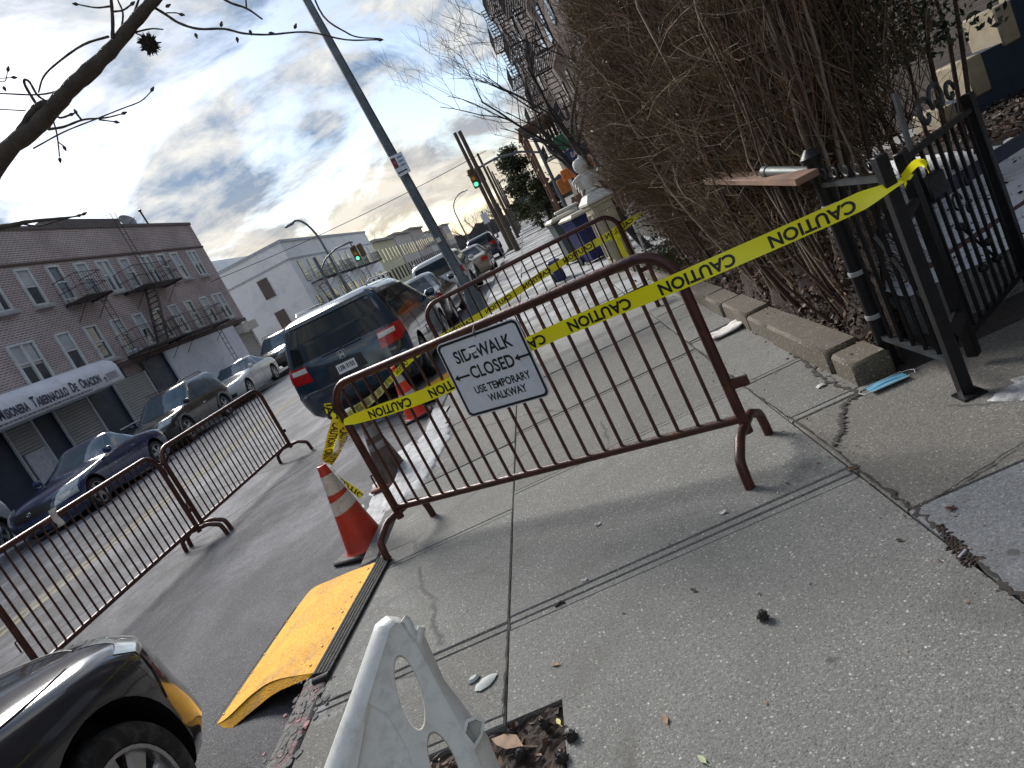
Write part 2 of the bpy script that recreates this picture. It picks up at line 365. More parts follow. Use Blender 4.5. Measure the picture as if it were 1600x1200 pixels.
#PART2
# ------------------------------------------------------------------ ground, street, pavements
RUST = M('barrier_paint', (.058, .021, .017), .42, .25, .35, 9, .25, 40, dirt=((.125, .042, .020), .6, 14))
IRON = M('black_iron', (.012, .012, .014), .42, .5, .3, 20, .15, 90)
BLACK = M('black_rubber', (.018, .018, .018), .75, 0, .3, 20, .3, 120)
DARKP = M('dark_plastic', (.02, .02, .022), .5)
SNOW = M('snow', (.80, .84, .90), .75, 0, .08, 8, .6, 26, dirt=((.30, .29, .28), .5, 5))
def street_z(x): return -.14+.16*math.sin(PI*.85*min(1, max(0, (-1.93-x)/11.4)))
structure(MB().quad((-1500, -1500, -.32), (1500, -1500, -.32), (1500, 1500, -.32), (-1500, 1500, -.32)).build('ground', M('ground_soil', (.13, .12, .11), .9, 0, .2, .05)))
ASP = asphalt()
def stf(u, v): x = -13.3+u*(13.3-1.925); return (x, -30+(v**1.6)*600, street_z(x))
structure(MB().grid(stf, 24, 60).build('street', ASP, smooth=80))
structure(MB().quad((-160, 43.5, -.06), (-13.31, 43.5, -.06), (-13.31, 54.5, -.06), (-160, 54.5, -.06)).build('side_street', ASP))
YEL = M('road_paint_yellow', (.30, .25, .12), .85, 0, .25, 3, dirt=((.15, .15, .155), 1., 6))
m = MB()
for x in (-7.42, -7.18):
    m.grid(lambda u, v: (x-.05+u*.1, -20+v*62, street_z(x-.05+u*.1)+.004), 1, 10)
structure(m.build('centre_line', YEL))
CON = concrete('sidewalk_concrete', (.315, .312, .292), (.235, .234, .222), True); CON4 = concrete('sidewalk_concrete_worn', (.265, .258, .238), (.185, .182, .17), True, .7); CON2 = concrete('sidewalk_smooth_patch', (.30, .31, .325), (.22, .225, .24), False, .25); CON3 = concrete('driveway_concrete', (.25, .235, .21), (.15, .14, .125), False, .6)
DIRT = M('joint_dirt', (.035, .030, .026), .95, 0, .4, 30)
def slabs():
    m = MB(); rr = random.Random(3)
    def slab(x0, x1, y0, y1, s=True):
        if s and y1 < 9 and x1 < 2.4:
            slab(x0, x1, y0, y0+.055, False); slab(x0, x1, y0+.055, y1, False); return
        g = .0065 if s else .0028; dz = rr.uniform(-.004, .004) if s else .001*math.sin(x0*7+round(y1, 1)*3); tx = rr.uniform(-.0015, .0015); b = .006
        def P(x, y, d): return (x, y, dz+tx*(x+y*.5-(x0+x1)/2)-d)
        a = [(x0+g, y0+g), (x1-g, y0+g), (x1-g, y1-g), (x0+g, y1-g)]; t = [(x0+g+b, y0+g+b), (x1-g-b, y0+g+b), (x1-g-b, y1-g-b), (x0+g+b, y1-g-b)]
        V = [P(*p, .05) for p in a]+[P(*p, .006) for p in a]+[P(*p, 0) for p in t]
        F = [(i, (i+1) % 4, 4+(i+1) % 4, 4+i) for i in range(4)]+[(4+i, 4+(i+1) % 4, 8+(i+1) % 4, 8+i) for i in range(4)]+[(8, 9, 10, 11)]
        m.add(V, F, (1 if y1 < 2.6 else 2 if y1 < 3.6 else 0) if x0 >= .75 and y1 < 3.6 else 3 if math.sin(x0*5.1+round(y1*2)*1.7) > .15 else 0)
    far = [9.9+1.52*i for i in range(70)]
    c0 = [-3.4, -1.6, .9, 2.2, 2.80, 4.06, 5.45, 6.95, 8.4]+far
    for a, b in zip(c0, c0[1:]):
        if a == .9: continue
        slab(-1.77, -.81, a, b)
    c1 = [-3.4, -1.6, .9, 2.2, 2.83, 4.32, 5.6, 7.1, 8.5]+far
    for a, b in zip(c1, c1[1:]):
        if a == .9: continue
        elif b == 2.83:
            g = .0065; o = [(-.81+g, 2.2+g), (-.60+g, 2.2+g), (-.60+g, .9+g), (.75-g, .9+g), (.75-g, 2.775-.0015), (-.81+g, 2.775-.0015)]
            m.prism(o, -.05, .001); slab(-.81, .75, 2.775, b, False)
        else: slab(-.81, .75, a, b)
    c2 = [-3.4, -2, -.6, .95, 2.43, 3.56]
    for a, b in zip(c2, c2[1:]):
        for x0, x1 in ((.75, 2.4), (2.4, 4.2), (4.2, 6.4)): slab(x0, x1, a, b)
    c2 = [3.56, 4.36, 5.85, 7.35, 8.8]+far
    for a, b in zip(c2, c2[1:]): slab(.75, 1.22 if a < 12 else 2.1, a, b)
    return m
structure(slabs().build('sidewalk', [CON, CON2, CON3, CON4], smooth=20))
m = MB().box((2.0, 60, -.13), (7.6, 128, .2)); structure(m.build('sidewalk_bed', DIRT))
KERB = concrete('kerb_concrete', (.25, .25, .24), (.15, .15, .15))
m = MB(); ys = [-6, -3.2, -.4, 2.05, 4.30, 7.3, 10.2]+[13.2+3*i for i in range(40)]
for a, b in zip(ys, ys[1:]): m.box((-1.85, (a+b)/2, -.16), (.155, b-a-.012, .324), b=.02, mi=int(a in (-.4, 2.05)))
KW = NT('kerb_worn'); kc = KW.mix(KW.ramp(KW.noise(14, 8, .7, .5), [(.35, 0.), (.65, 1.)]), (.17, .165, .155), (.34, .335, .32)); ky = KW.sep()[1]
kr = KW.math('MULTIPLY', KW.ramp(KW.noise(7, 9, .75, 1.0), [(.50, 0.), (.56, .75)]), KW.ramp(KW.math('MULTIPLY', ky, .1), [(.22, 0.), (.26, 1.), (.325, 1.), (.34, 0.)])); kc = KW.mix(kr, kc, (.34, .15, .16))
kc = KW.mix(KW.ramp(KW.voro(9, 'DISTANCE_TO_EDGE', KW.map((1, .6, 1))), [(.0, .9), (.03, 0.)]), kc, (.04, .04, .04)); KW.bump(KW.noise(22, 8, .75), 1., .03); KWM = KW.fin(kc, .9)
structure(m.build('kerb', [KERB, KWM]))
m = MB(); m.box((-15.2, 7, -.06), (3.6, 72, .25)); m.box((-15.2, 90, -.06), (3.6, 69, .25)); structure(m.build('far_sidewalk', CON))
# broken, paint-daubed kerb top beside the ramp
rr = random.Random(5); m = MB(); m2 = MB()
for i in range(240):
    y = rr.uniform(1.7, 3.35); x = -1.83+rr.gauss(0, .06); s = rr.uniform(.004, .012)*rr.choice((1, 1, 1.9)); a = rr.uniform(0, 6.3); h = rr.uniform(.002, .007)
    pts = [(x+s*rr.uniform(.6, 1)*math.cos(a+k*PI/3), y+s*1.5*rr.uniform(.6, 1)*math.sin(a+k*PI/3)) for k in range(6)]
    (m2 if rr.random() < .16 and y > 2.5 else m).prism(pts, -.002, h)
o = m.build('kerb_rubble', KERB); tag(o, kind='stuff', label='crumbled grey concrete chips along the broken kerb top')
o = m2.build('red_kerb_chips', M('red_paint_flake', (.30, .13, .14), .8, 0, .5, 40)); tag(o, kind='stuff', label='faded red paint flakes on the broken kerb top')
# tree pit soil with litter
def soil(u, v):
    x = -1.5+u*.9; y = .9+v*1.3
    return (x, y, -.016+.010*math.sin(x*23+y*9)*math.sin(y*31)+rr.uniform(-.006, .006))
SOIL = M('pit_soil', (.035, .022, .016), .95, 0, .6, 40, .8, 60)
structure(MB().grid(soil, 40, 60).build('tree_pit_soil', SOIL, smooth=0))
def leaf_litter(name, label, C, size, mats, up=.75, asp=.55):
    V, F = leaves(C, size, up, asp); o = npmesh(name, V, F, mats, mi=rng.integers(0, len(mats), len(F))); return tag(o, label, 'leaves', kind='stuff')
LB = [M('dead_leaf_brown', (.115, .056, .032), .8, 0, .5, 30), M('dead_leaf_dark', (.03, .018, .013), .85, 0, .5, 30), M('dead_leaf_tan', (.26, .17, .11), .8, 0, .4, 30), M('dead_leaf_grey', (.16, .14, .12), .8, 0, .4, 30)]
n = 900; C = np.stack([rng.uniform(-1.5, -.61, n), rng.uniform(.95, 2.19, n), rng.uniform(-.014, .004, n)], 1)
leaf_litter('pit_litter', 'brown leaf litter filling the square tree pit', C, rng.uniform(.012, .05, n), [LB[0], LB[1], LB[1], LB[0], LB[2]])
m = MB()
for i in range(110):
    x = rr.uniform(-1.4, -.62); y = rr.uniform(1.2, 2.17); a = rr.uniform(0, 6.3); L = rr.uniform(.03, .12)
    m.tube([(x, y, -.006), (x+L*.5*math.cos(a), y+L*.5*math.sin(a), .006), (min(-.62, x+L*math.cos(a+.3)), min(2.18, y+L*math.sin(a+.3)), -.004)], .0016, 4)
tag(m.build('pit_twigs', LB[3]), 'thin grey twigs lying in the tree pit', 'twigs', kind='stuff')
# ------------------------------------------------------------------ crowd barriers
def barrier(label, a, b, z, nb, hooks=True):
    a = np.array(a[:2]); b = np.array(b[:2]); d = b-a; L = np.linalg.norm(d); c = (a+b)/2
    t = thing('crowd_barrier', label, 'barrier', (c[0], c[1], z), math.atan2(d[1], d[0]), 'rusty crowd control barriers')
    h = L/2; top = 1.1; r = .17; P = [(-h, 0, .15)]
    for k in range(9): A = PI-k*PI/16; P.append((-h+r+r*math.cos(A), 0, top-r+r*math.sin(A)))
    P += [(x, 0, top) for x in np.linspace(-h+r+.1, h-r-.1, 5)]
    for k in range(9): A = PI/2-k*PI/16; P.append((h-r+r*math.cos(A), 0, top-r+r*math.sin(A)))
    P.append((h, 0, .15))
    MB().tube(P, .0255, 12).build('frame', RUST, t)
    MB().tube([(-h, 0, .225), (h, 0, .225)], .021, 10).build('bottom_rail', RUST, t)
    for i in range(nb):
        x = -h+(i+1)*L/(nb+1); zt = top
        if abs(x) > h-r: q = abs(x)-(h-r); zt = top-r+math.sqrt(max(0, r*r-q*q))
        MB().tube([(x, 0, .225), (x, 0, zt)], .0092, 6, cap=False).build('bar', RUST, t)
    for s in (-1, 1):
        MB().tube([(s*h, -.262, .0), (s*h, -.258, .06), (s*h, -.248, .115), (s*h, -.235, .135), (s*h, -.14, .182), (s*h, -.11, .19), (s*h, .11, .19), (s*h, .14, .182), (s*h, .235, .135), (s*h, .248, .115), (s*h, .258, .06), (s*h, .262, 0)], .0235, 10).build('foot', RUST, t)
    MB().box((h+.05, 0, .40), (.10, .02, .05), b=.004).build('bracket', RUST, t); MB().box((h+.03, 0, .97), (.05, .018, .03), b=.004).build('bracket', RUST, t)
    if hooks:
        for z0 in (.42, .86): MB().tube([(-h, 0, z0+.06), (-h-.05, 0, z0+.06), (-h-.055, 0, z0+.05), (-h-.055, 0, z0-.03)], .006, 6).build('hook', RUST, t)
    return t
barrier('brown barrier in front that carries the white sidewalk closed sign', (-1.545, 4.41), (.50, 3.305), 0, 21)
barrier('brown barrier farther back across the sidewalk beside the cream pillar', (-1.45, 8.1), (.87, 8.12), 0, 20)
BZ = -.055
f1 = (gp(280, 865, BZ)+gp(370, 830, BZ))/2; f2 = (gp(440, 720, BZ)+gp(490, 705, BZ))/2
d = (f2-f1)/np.linalg.norm(f2-f1)
barrier('brown barrier out in the street, the farther of two chained end to end', f1+d*.10, f2-d*.02, BZ, 22)
barrier('brown barrier out in the street, the nearer of two, cut off by the frame', (f1[0]+.02-.16, f1[1]-2.42), (f1[0]+.02, f1[1]-.04), BZ, 22)
# scrap of white tape hanging on the near street barrier
def scrap(name, label, cat, c, s, mat, seed, lay=False, group=None):
    q = random.Random(seed)
    def f(u, v):
        x = (u-.5)*s[0]; y = (v-.5)*s[1]; w = s[2]*(math.sin(u*5+seed)*.5+math.sin(v*7+seed*2)*.4+q.uniform(-.25, .25))
        return (c[0]+x, c[1]+y, c[2]+w+s[2]) if lay else (c[0]+w, c[1]+x, c[2]-y)
    m = MB().grid(f, 8, 8); o = m.build(name, mat, smooth=60); mo = o.modifiers.new('t', 'SOLIDIFY'); mo.thickness = .0012
    return tag(o, label, cat, group)
PAPER = M('paper_white', (.62, .60, .56), .7, 0, .15, 20, .3, 30)
p = xp(75, 805, f1[0]-.05); scrap('plastic_rag', 'torn white plastic rag knotted on the street barrier top rail', 'rag', (p[0]+.05, p[1], p[2]-.05), (.07, .16, .02), PAPER, 4)
# ------------------------------------------------------------------ the sidewalk closed sign
SGN = M('sign_white', (.66, .70, .76), .32, 0, .05, 3, dirt=((.45, .45, .46), .35, 7)); SBK = M('sign_black', (.012, .012, .014), .45)
def rrect(w, h, r, n=6):
    P = []
    for cx, cy, a0 in ((w/2-r, h/2-r, 0), (-w/2+r, h/2-r, 90), (-w/2+r, -h/2+r, 180), (w/2-r, -h/2+r, 270)):
        for k in range(n+1): A = R(a0+90*k/n); P.append((cx+r*math.cos(A), cy+r*math.sin(A)))
    return P
ang = math.atan2(3.305-4.41, .50+1.545); ca, sa = math.cos(ang), math.sin(ang); bc = np.array((-.5225, 3.8575))
sx0 = .05; c0 = bc+np.array((ca, sa))*sx0+np.array((sa, -ca))*.048
t = thing('sidewalk_sign', 'white sidewalk closed sign hung on the front barrier', 'sign', (c0[0], c0[1], .862), rot=(0, R(2.2), ang))
SWD, SH = .545, .445
MB().prism(rrect(SWD, SH, .035), 0, .003, fn=lambda a, b, c: (a, -c, b)).build('panel', SGN, t, smooth=20)
m = MB(); A = rrect(SWD-.012, SH-.012, .031); B = rrect(SWD-.040, SH-.040, .022); k = len(A)
m.add([(a, -.0042, b) for a, b in A]+[(a, -.0042, b) for a, b in B], [(i, (i+1) % k, k+(i+1) % k, k+i) for i in range(k)]); m.build('border', SBK, t)
m = MB(); fz = lambda dz, dx=0: (lambda x, y: (x+dx, -.0042, y+dz))
for w_, sz_, dz_, dx_, bo_ in (('SIDEWALK', .098, .118, .0, .0022), ('CLOSED', .098, .014, .012, .0022), ('USE TEMPORARY', .060, -.082, .025, .0016), ('WALKWAY', .060, -.145, .03, .0016)): m = MB(); addtext(m, w_, sz_, fz(dz_, dx_), sx=.80, bold=bo_); m.build('lettering', SBK, t, smooth=0)
for ax, az in ((-.195, .012), (.215, .020)):
    m = MB(); m.add([(ax+x, -.0042, az+y) for x, y in ((-.052, 0), (-.022, .020), (-.022, .006), (.052, .006), (.052, -.006), (-.022, -.006), (-.022, -.020))], [(0, 1, 2, 3, 4, 5, 6)]); m.build('arrow', SBK, t)
m = MB(); m.add([(-.062+.035*math.cos(a)*(1+.3*math.sin(3*a)), -.0052, .135+.020*math.sin(a)*(1+.3*math.cos(2*a))) for a in np.linspace(0, 2*PI, 14)[:-1]], [tuple(range(13))]); m.build('worn_patch', M('worn_white', (.78, .80, .80), .5), t, label='scraped white patch over the letters')
m = MB(); m.tube([(.0, -.006, .195), (.0, -.008, .222), (.0, .03, .252), (.0, .055, .232), (.0, .03, .20), (.0, -.002, .20)], .003, 6); m.tube([(0, -.007, .215), (.03, -.02, .235)], .002, 5); m.build('zip_tie', M('tie_green', (.10, .13, .05), .5), t)
# ------------------------------------------------------------------ caution tape
TY = NT('caution_yellow'); TYM = TY.fin(TY.mix(TY.noise(6, 5), (.92, .84, .008), (.96, .90, .02)), .30, 0., Specular_IOR_Level=.6); TY.b.inputs['Subsurface Weight'].default_value = 0
TBK = M('tape_black', (.012, .012, .012), .4)
def catmull(P, n):
    P = [np.array(p, float) for p in P]; P = [2*P[0]-P[1]]+P+[2*P[-1]-P[-2]]; out = []
    for i in range(1, len(P)-2):
        for k in range(n):
            t = k/n; a, b, c, d = P[i-1:i+3]; out.append(.5*((2*b)+(c-a)*t+(2*a-5*b+4*c-d)*t*t+(3*b-a-3*c+d)*t**3))
    out.append(P[-2]); return out
def tape(label, pts, up=1, width=.076, twist=None, word=.52, start=.1, txt=True, wr=0.004, seed=1, narrow=None, wdir=None):
    """ribbon through pts; the words run along pts, their tops towards up*z"""
    P = np.array(catmull(pts, 14)); seg = np.r_[0, np.cumsum(np.linalg.norm(np.diff(P, axis=0), axis=1))]; L = seg[-1]; q = random.Random(seed)
    ph = q.uniform(0, 6)
    def fr(s):
        p = np.array([np.interp(s, seg, P[:, k]) for k in range(3)]); e = .02
        a = np.array([np.interp(min(L, s+e), seg, P[:, k]) for k in range(3)])-np.array([np.interp(max(0, s-e), seg, P[:, k]) for k in range(3)]); a /= np.linalg.norm(a)
        z = np.array((0, 0, 1.))*up if wdir is None else np.array(wdir, float); w = z-a*(a@z); w /= np.linalg.norm(w); nn = np.cross(a, w)
        A = np.interp(s/L, *zip(*twist)) if twist else 0.
        A += .10*math.sin(s*3+ph); w2 = math.cos(A)*w+math.sin(A)*nn; return p, w2, np.cross(a, w2)
    def pos(s, w, off):
        p, wd, nn = fr(s); k = np.interp(s/L, *zip(*narrow)) if narrow else 1.
        return p+wd*w*k+nn*(off+wr*math.sin(s*9+w*30+ph)*(.5+abs(w)*8))
    m = MB().grid(lambda u, v: pos(u*L, (v-.5)*width, 0), max(12, int(L*36)), 4); o = m.build('caution_tape', TYM, smooth=70); tag(o, label, 'tape', 'yellow caution tapes')
    if txt:
        m = MB(); V, F = text('CAUTION', .073, sx=1.06, bold=.0022, align='LEFT', spacing=1.02); s = start
        while s < L-.12:
            keep = [f for f in F if all(0 < s+V[i][0] < L for i in f)]
            if keep:
                for off in (.0016, -.0016): m.add([pos(min(max(s+x, 0), L), y, off) for x, y in V], keep)
            s += word
        m.build('lettering', TBK, o, smooth=0)
    return o
n2 = (sa, -ca)
def fp(px, py, off=.034): p = pl(px, py, (bc[0]+n2[0]*off, bc[1]+n2[1]*off, 0), (n2[0], n2[1], 0)); return p
tape('long yellow caution tape from the iron gate along the front barrier and behind the sign',
     [xp(1410, 282, 1.40), xp(1300, 335, 1.12), fp(1046, 446), fp(850, 527, .03), fp(690, 607, .03), fp(600, 640, .03), fp(537, 660, .03)], up=-1, width=.078, start=.19, word=.50,
     narrow=[(0, .35), (.05, .95), (.1, 1), (.9, 1), (.97, .8), (1, .5)], twist=[(0, .9), (.06, .0), (.94, 0), (1, .6)], seed=2)
ct2 = np.array(yp(613, 590, 8.9))
tape('yellow caution tape from the hedge past the rear barrier to the farther orange cone', [yp(1003, 332, 8.2), yp(958, 364, 8.16), yp(870, 415, 8.17), yp(760, 487, 8.25), yp(655, 550, 8.45), ct2], up=1, width=.085, start=.12, word=.52, narrow=[(0, .35), (.06, 1), (1, .9)], seed=3)
tape('short yellow caution tape from the farther orange cone to the front barrier post', [ct2, ct2*.5+np.array(fp(535, 655, .0))*.5+np.array((0, 0, -.03)), fp(532, 660, .0)], up=1, width=.07, start=.3, twist=[(0, .3), (.5, 0), (1, .5)], seed=4)
ctop = np.array(yp(510, 722, 4.95))
tape('yellow caution tape strand from barrier post down to the front cone, left one', [fp(528, 655, .02), (np.array(fp(528, 655, .02))+ctop)/2+np.array((-.03, 0, -.02)), ctop], wdir=(1, .3, 0), width=.07, start=.05, word=.40, twist=[(0, .8), (.5, .2), (1, .9)], seed=5)
tape('yellow caution tape strand from barrier post down to the front cone, right one', [fp(537, 662, .03), (np.array(fp(548, 670, .03))+ctop)/2+np.array((.03, 0, 0)), ctop+np.array((.01, -.02, -.01))], wdir=(1, .3, 0), width=.07, start=.08, word=.40, twist=[(0, .6), (.5, -.2), (1, .8)], seed=6)
tape('yellow caution tape end stuck on the white band of the front cone', [ctop+np.array((.035, -.06, -.05)), yp(540, 755, 4.83), yp(562, 772, 4.80), yp(566, 778, 4.8)], up=-1, width=.075, start=.02, word=.5, twist=[(0, .4), (1, .1)], seed=7)
def knot(label, c, s, seed):
    q = random.Random(seed); m = MB()
    for k in range(7):
        d = Vector((q.gauss(0, 1), q.gauss(0, 1), q.gauss(0, 1))).normalized()*s; e = Vector((q.gauss(0, 1), q.gauss(0, 1), q.gauss(0, 1))).normalized()*s*.5
        C0 = Vector(c); f = lambda u, v: C0+d*(u-.3)+e*(v-.5)+d.cross(e)*(6*math.sin(u*5+k)*.5)
        m.grid(f, 6, 2)
    tag(m.build('tape_knot', TYM, smooth=60), label, 'tape', 'caution tape knots')
knot('crumpled yellow tape knot on the front barrier left post', fp(535, 660, .0), .07, 1)
knot('crumpled yellow tape knot with a loose tail on the iron gate', xp(1412, 280, 1.41), .045, 2)
knot('crumpled yellow tape knot on the rear barrier right post', yp(962, 368, 8.13), .10, 3)
tape('loose curled yellow tape tail on top of the iron gate', [xp(1412, 278, 1.40), xp(1430, 256, 1.41), xp(1445, 255, 1.42), xp(1450, 268, 1.43)], up=1, width=.03, txt=False, seed=8)
tape('loose yellow tape tail hanging from the rear barrier right post', [yp(962, 366, 8.1), yp(975, 395, 8.08), yp(985, 408, 8.08)], wdir=(1, 0, .3), width=.06, txt=False, seed=9)
tape('loose dark-lettered yellow tape tail above the front barrier corner', [fp(530, 655, .0), fp(516, 645, .0), fp(512, 630, .0)], wdir=(1, 0, .3), width=.045, start=.01, word=.4, seed=10)
# ------------------------------------------------------------------ cones
ORG = M('cone_orange', (.47, .032, .013), .5, 0, .15, 6, .1, 50, dirt=((.25, .07, .05), .6, 7)); RED = M('cone_red_orange', (.78, .055, .022), .45, 0, .1, 6)
WHB = M('cone_white', (.58, .56, .53), .5, 0, .15, 12, .2, 60, dirt=((.25, .22, .20), .8, 12)); OLD = M('cone_faded', (.085, .060, .052), .7, 0, .3, 8, dirt=((.16, .15, .14), .6, 9))
def cone(label, p, rz, body, bands, base=BLACK, H=.71, band_mat=WHB, tilt=(0, 0)):
    t = thing('traffic_cone', label, 'cone', p, rz, 'traffic cones', rot=(R(tilt[0]), R(tilt[1]), rz))
    rad = lambda z: .155-(.155-.032)*(z-.035)/(H-.035)
    MB().box((0, 0, .02), (.40, .40, .035), b=.012).build('base', base, t)
    prof = [(.172, .036), (.158, .045)]+[(rad(z), z) for z in np.linspace(.06, H, 12)]+[(.022, H+.002), (.018, H-.05)]
    MB().lathe(prof, 32).build('body', body, t)
    for z0, z1, sl in bands:
        def f(u, v):
            z = z0+(z1-z0)*v+sl*math.sin(u*2*PI+.6); r = rad(z)+.002; return (r*math.cos(u*2*PI), r*math.sin(u*2*PI), z)
        MB().grid(f, 36, 4).build('collar', band_mat, t)
    return t
b1 = gp(583, 849, -.12); cone('orange traffic cone in front with white bands and tape, beside the ramp', (-2.07, 4.98, -.13), R(-25), ORG, [(.495, .635, .0), (.355, .455, .016)])
cone('bright red cone with grey white collars behind the front barrier beside the van', (-2.27, 8.9, -.13), R(10), RED, [(.50, .63, 0), (.30, .36, 0)])
cone('old brown dirty cone standing behind the front barrier left post', (-2.11, 6.45, -.12), R(-14), OLD, [(.47, .57, .0), (.35, .41, .0)], base=M('cone_base_brown', (.20, .07, .05), .7, 0, .3, 9), band_mat=M('cone_grey_band', (.22, .22, .22), .6, 0, .5, 14), tilt=(0, 0))
# ------------------------------------------------------------------ kerb ramps
YR = NT('ramp_yellow'); x, y, z = YR.sep(); dots = YR.voro(70)
c = YR.mix(YR.ramp(YR.noise(3, 7, .65, .4), [(.35, 0.), (.7, 1.)]), (.86, .45, .018), (.70, .32, .010)); c = YR.mix(YR.ramp(YR.noise(2.2, 9, .75, 1.2, YR.map((3, .7, 1))), [(.56, 0.), (.66, .40)]), c, (.36, .19, .045)); c = YR.mix(YR.ramp(YR.noise(5, 9, .72), [(.52, 0.), (.66, .7)]), c, (.45, .24, .07))
YR.bump(YR.ramp(dots, [(.1, 1.), (.4, 0.)]), .8, .006); YRM = YR.fin(c, .75, 0., Specular_IOR_Level=.25)
def ramp(label, near, far, zs, strip):
    """near/far: lists of edge points from street side to kerb side"""
    t = thing('kerb_ramp', label, 'ramp', tuple(near[0]), 0, 'yellow kerb ramps'); o = np.array(near[0]); near = [np.array(p)-o for p in near]; far = [np.array(p)-o for p in far]; k = len(near)
    N_ = np.array(catmull(near, 6)); F_ = np.array(catmull(far, 6)); K = len(N_)
    def top(u, v):
        i = u*(K-1); i0 = min(int(i), K-2); a = N_[i0]+(N_[i0+1]-N_[i0])*(i-i0); b = F_[i0]+(F_[i0+1]-F_[i0])*(i-i0); p = a*(1-v)+b*v; return p+np.array((0, 0, .006*math.sin(PI*u)))
    m = MB().grid(top, 24, 30); m.build('deck', YRM, t, smooth=60)
    m = MB()
    def wing(E, out, fl):
        def f(u, v):
            i = u*(K-1); i0 = min(int(i), K-2); a = E[i0]+(E[i0+1]-E[i0])*(i-i0); w = math.sin(PI*min(1, u*1.0))**.7
            return a+np.array(out)*w*v*.075+np.array((0, 0, -.034*w*v-.006*v+.0012*math.sin(u*9)*v))
        m.grid(f, 24, 4, flip=fl)
    wing(N_, (.15, -1, 0), True); m.build('side_flange', YRM, t, smooth=60); m = MB(); wing(F_, (-.1, 1, 0), False); m.build('side_flange', YRM, t, smooth=60)
    a = N_[-1]; b = F_[-1]; dd = (b-a)/np.linalg.norm(b-a); sd_ = np.array((dd[1], -dd[0], 0)); m = MB()
    for j in range(5): w = .012+j*.019; m.tube([a-dd*.03+sd_*w+np.array((0, 0, .0-j*.003)), b+dd*.02+sd_*w+np.array((0, 0, -j*.003))], .011, 8)
    m.tube([a-dd*.05+sd_*.01+np.array((0, 0, -.025)), a-dd*.05+sd_*.10+np.array((0, 0, -.02))], .024, 10); m.build('rubber_edge', BLACK, t)
    a = N_[0]; b = F_[0]; MB().tube([a+np.array((-.01, 0, -.006)), b+np.array((-.01, 0, -.006))], .014, 8).build('rubber_lip', BLACK, t)
    m = MB()
    for u in (.06, .95):
        for v in np.linspace(.06, .94, 7):
            p = top(u, v); m.lathe([(.007, 0), (.007, .004), (.004, .006)], 8, c=tuple(p))
    m.build('bolts', M('bolt_tan', (.45, .22, .04), .4, .3), t)
    # hollow underneath: ribs down to the street
    m = MB()
    for v in (.08, .5, .92):
        for u in (.35, .7):
            p = top(u, v); m.box((p[0], p[1], (p[2]-.012+(-.14-o[2]+.02))/2), (.03, .10, max(.01, p[2]-.012-(-.14-o[2]+.02))))
    m.build('support_rib', BLACK, t); return t
zs = [-.120, -.092, -.052, -.010, .024]
nr = [gp(x, y, z) for (x, y), z in zip(((336, 1133), (356, 1122), (395, 1086), (430, 1064), (491, 1051)), zs)]
fr_ = [gp(x, y, z) for (x, y), z in zip(((466, 946), (488, 921), (518, 907), (550, 893), (588, 878)), zs)]
ramp('yellow plastic kerb ramp with black ridged edge, in front of the orange cone', nr, fr_, zs, True)
dx = np.array((-.02, 6.15, 0)); ramp('second yellow kerb ramp lying by the kerb beside the blue minivan', [p+dx for p in nr], [p+dx*1.0 for p in fr_], zs, True)
# ------------------------------------------------------------------ white plastic barricade leg, close to the camera
WP = M('barricade_white', (.70, .70, .66), .42, 0, .06, 5, .12, 60, dirt=((.34, .32, .29), .40, 30))
fo = np.array(yp(612, 968, 1.25)); fn_ = np.array((.34, -.80, .30)); fn_ /= np.linalg.norm(fn_)
fpx = lambda x, y, d=0.: pl(x, y, fo-fn_*d, fn_)
t = thing('barricade_leg', 'white moulded plastic barricade end with oval hollows, close at the bottom of the picture', 'barricade', (float(fo[0]), float(fo[1]), 0))
off = np.array((fo[0], fo[1], 0))
front = [(616, 980), (622, 975), (650, 1013), (690, 1085), (735, 1172), (760, 1228), (850, 1440), (640, 1440), (590, 1330), (552, 1235), (520, 1330), (490, 1440), (430, 1440), (500, 1310), (549, 1200), (585, 1085)]
front = [(613, 984), (621, 974), (629, 980), (652, 1016), (690, 1085), (735, 1172), (762, 1232), (860, 1450), (455, 1450), (500, 1325), (549, 1200), (583, 1085)]
back = [(586, 976), (603, 962), (622, 964), (660, 985), (694, 1062), (762, 1150), (792, 1225), (895, 1450), (400, 1450), (455, 1325), (506, 1200), (548, 1085)]
def dens(L, k=5):
    P = [np.array((*p, 0.)) for p in L]; P = P+[P[0]]; return [a*(1-i/k)+b*i/k for a, b in zip(P, P[1:]) for i in range(k)]
f_, b_ = dens(front), dens(back); rings = []
for v, dd in ((0., .10), (.04, .03), (.30, .014), (.62, .004), (.86, .0), (1., .003)):
    rings.append([fpx(*(bb*(1-v)+ff*v)[:2], dd)-off for ff, bb in zip(f_, b_)])
body = MB().loft(rings).build('leg_panel', WP, t, smooth=50)
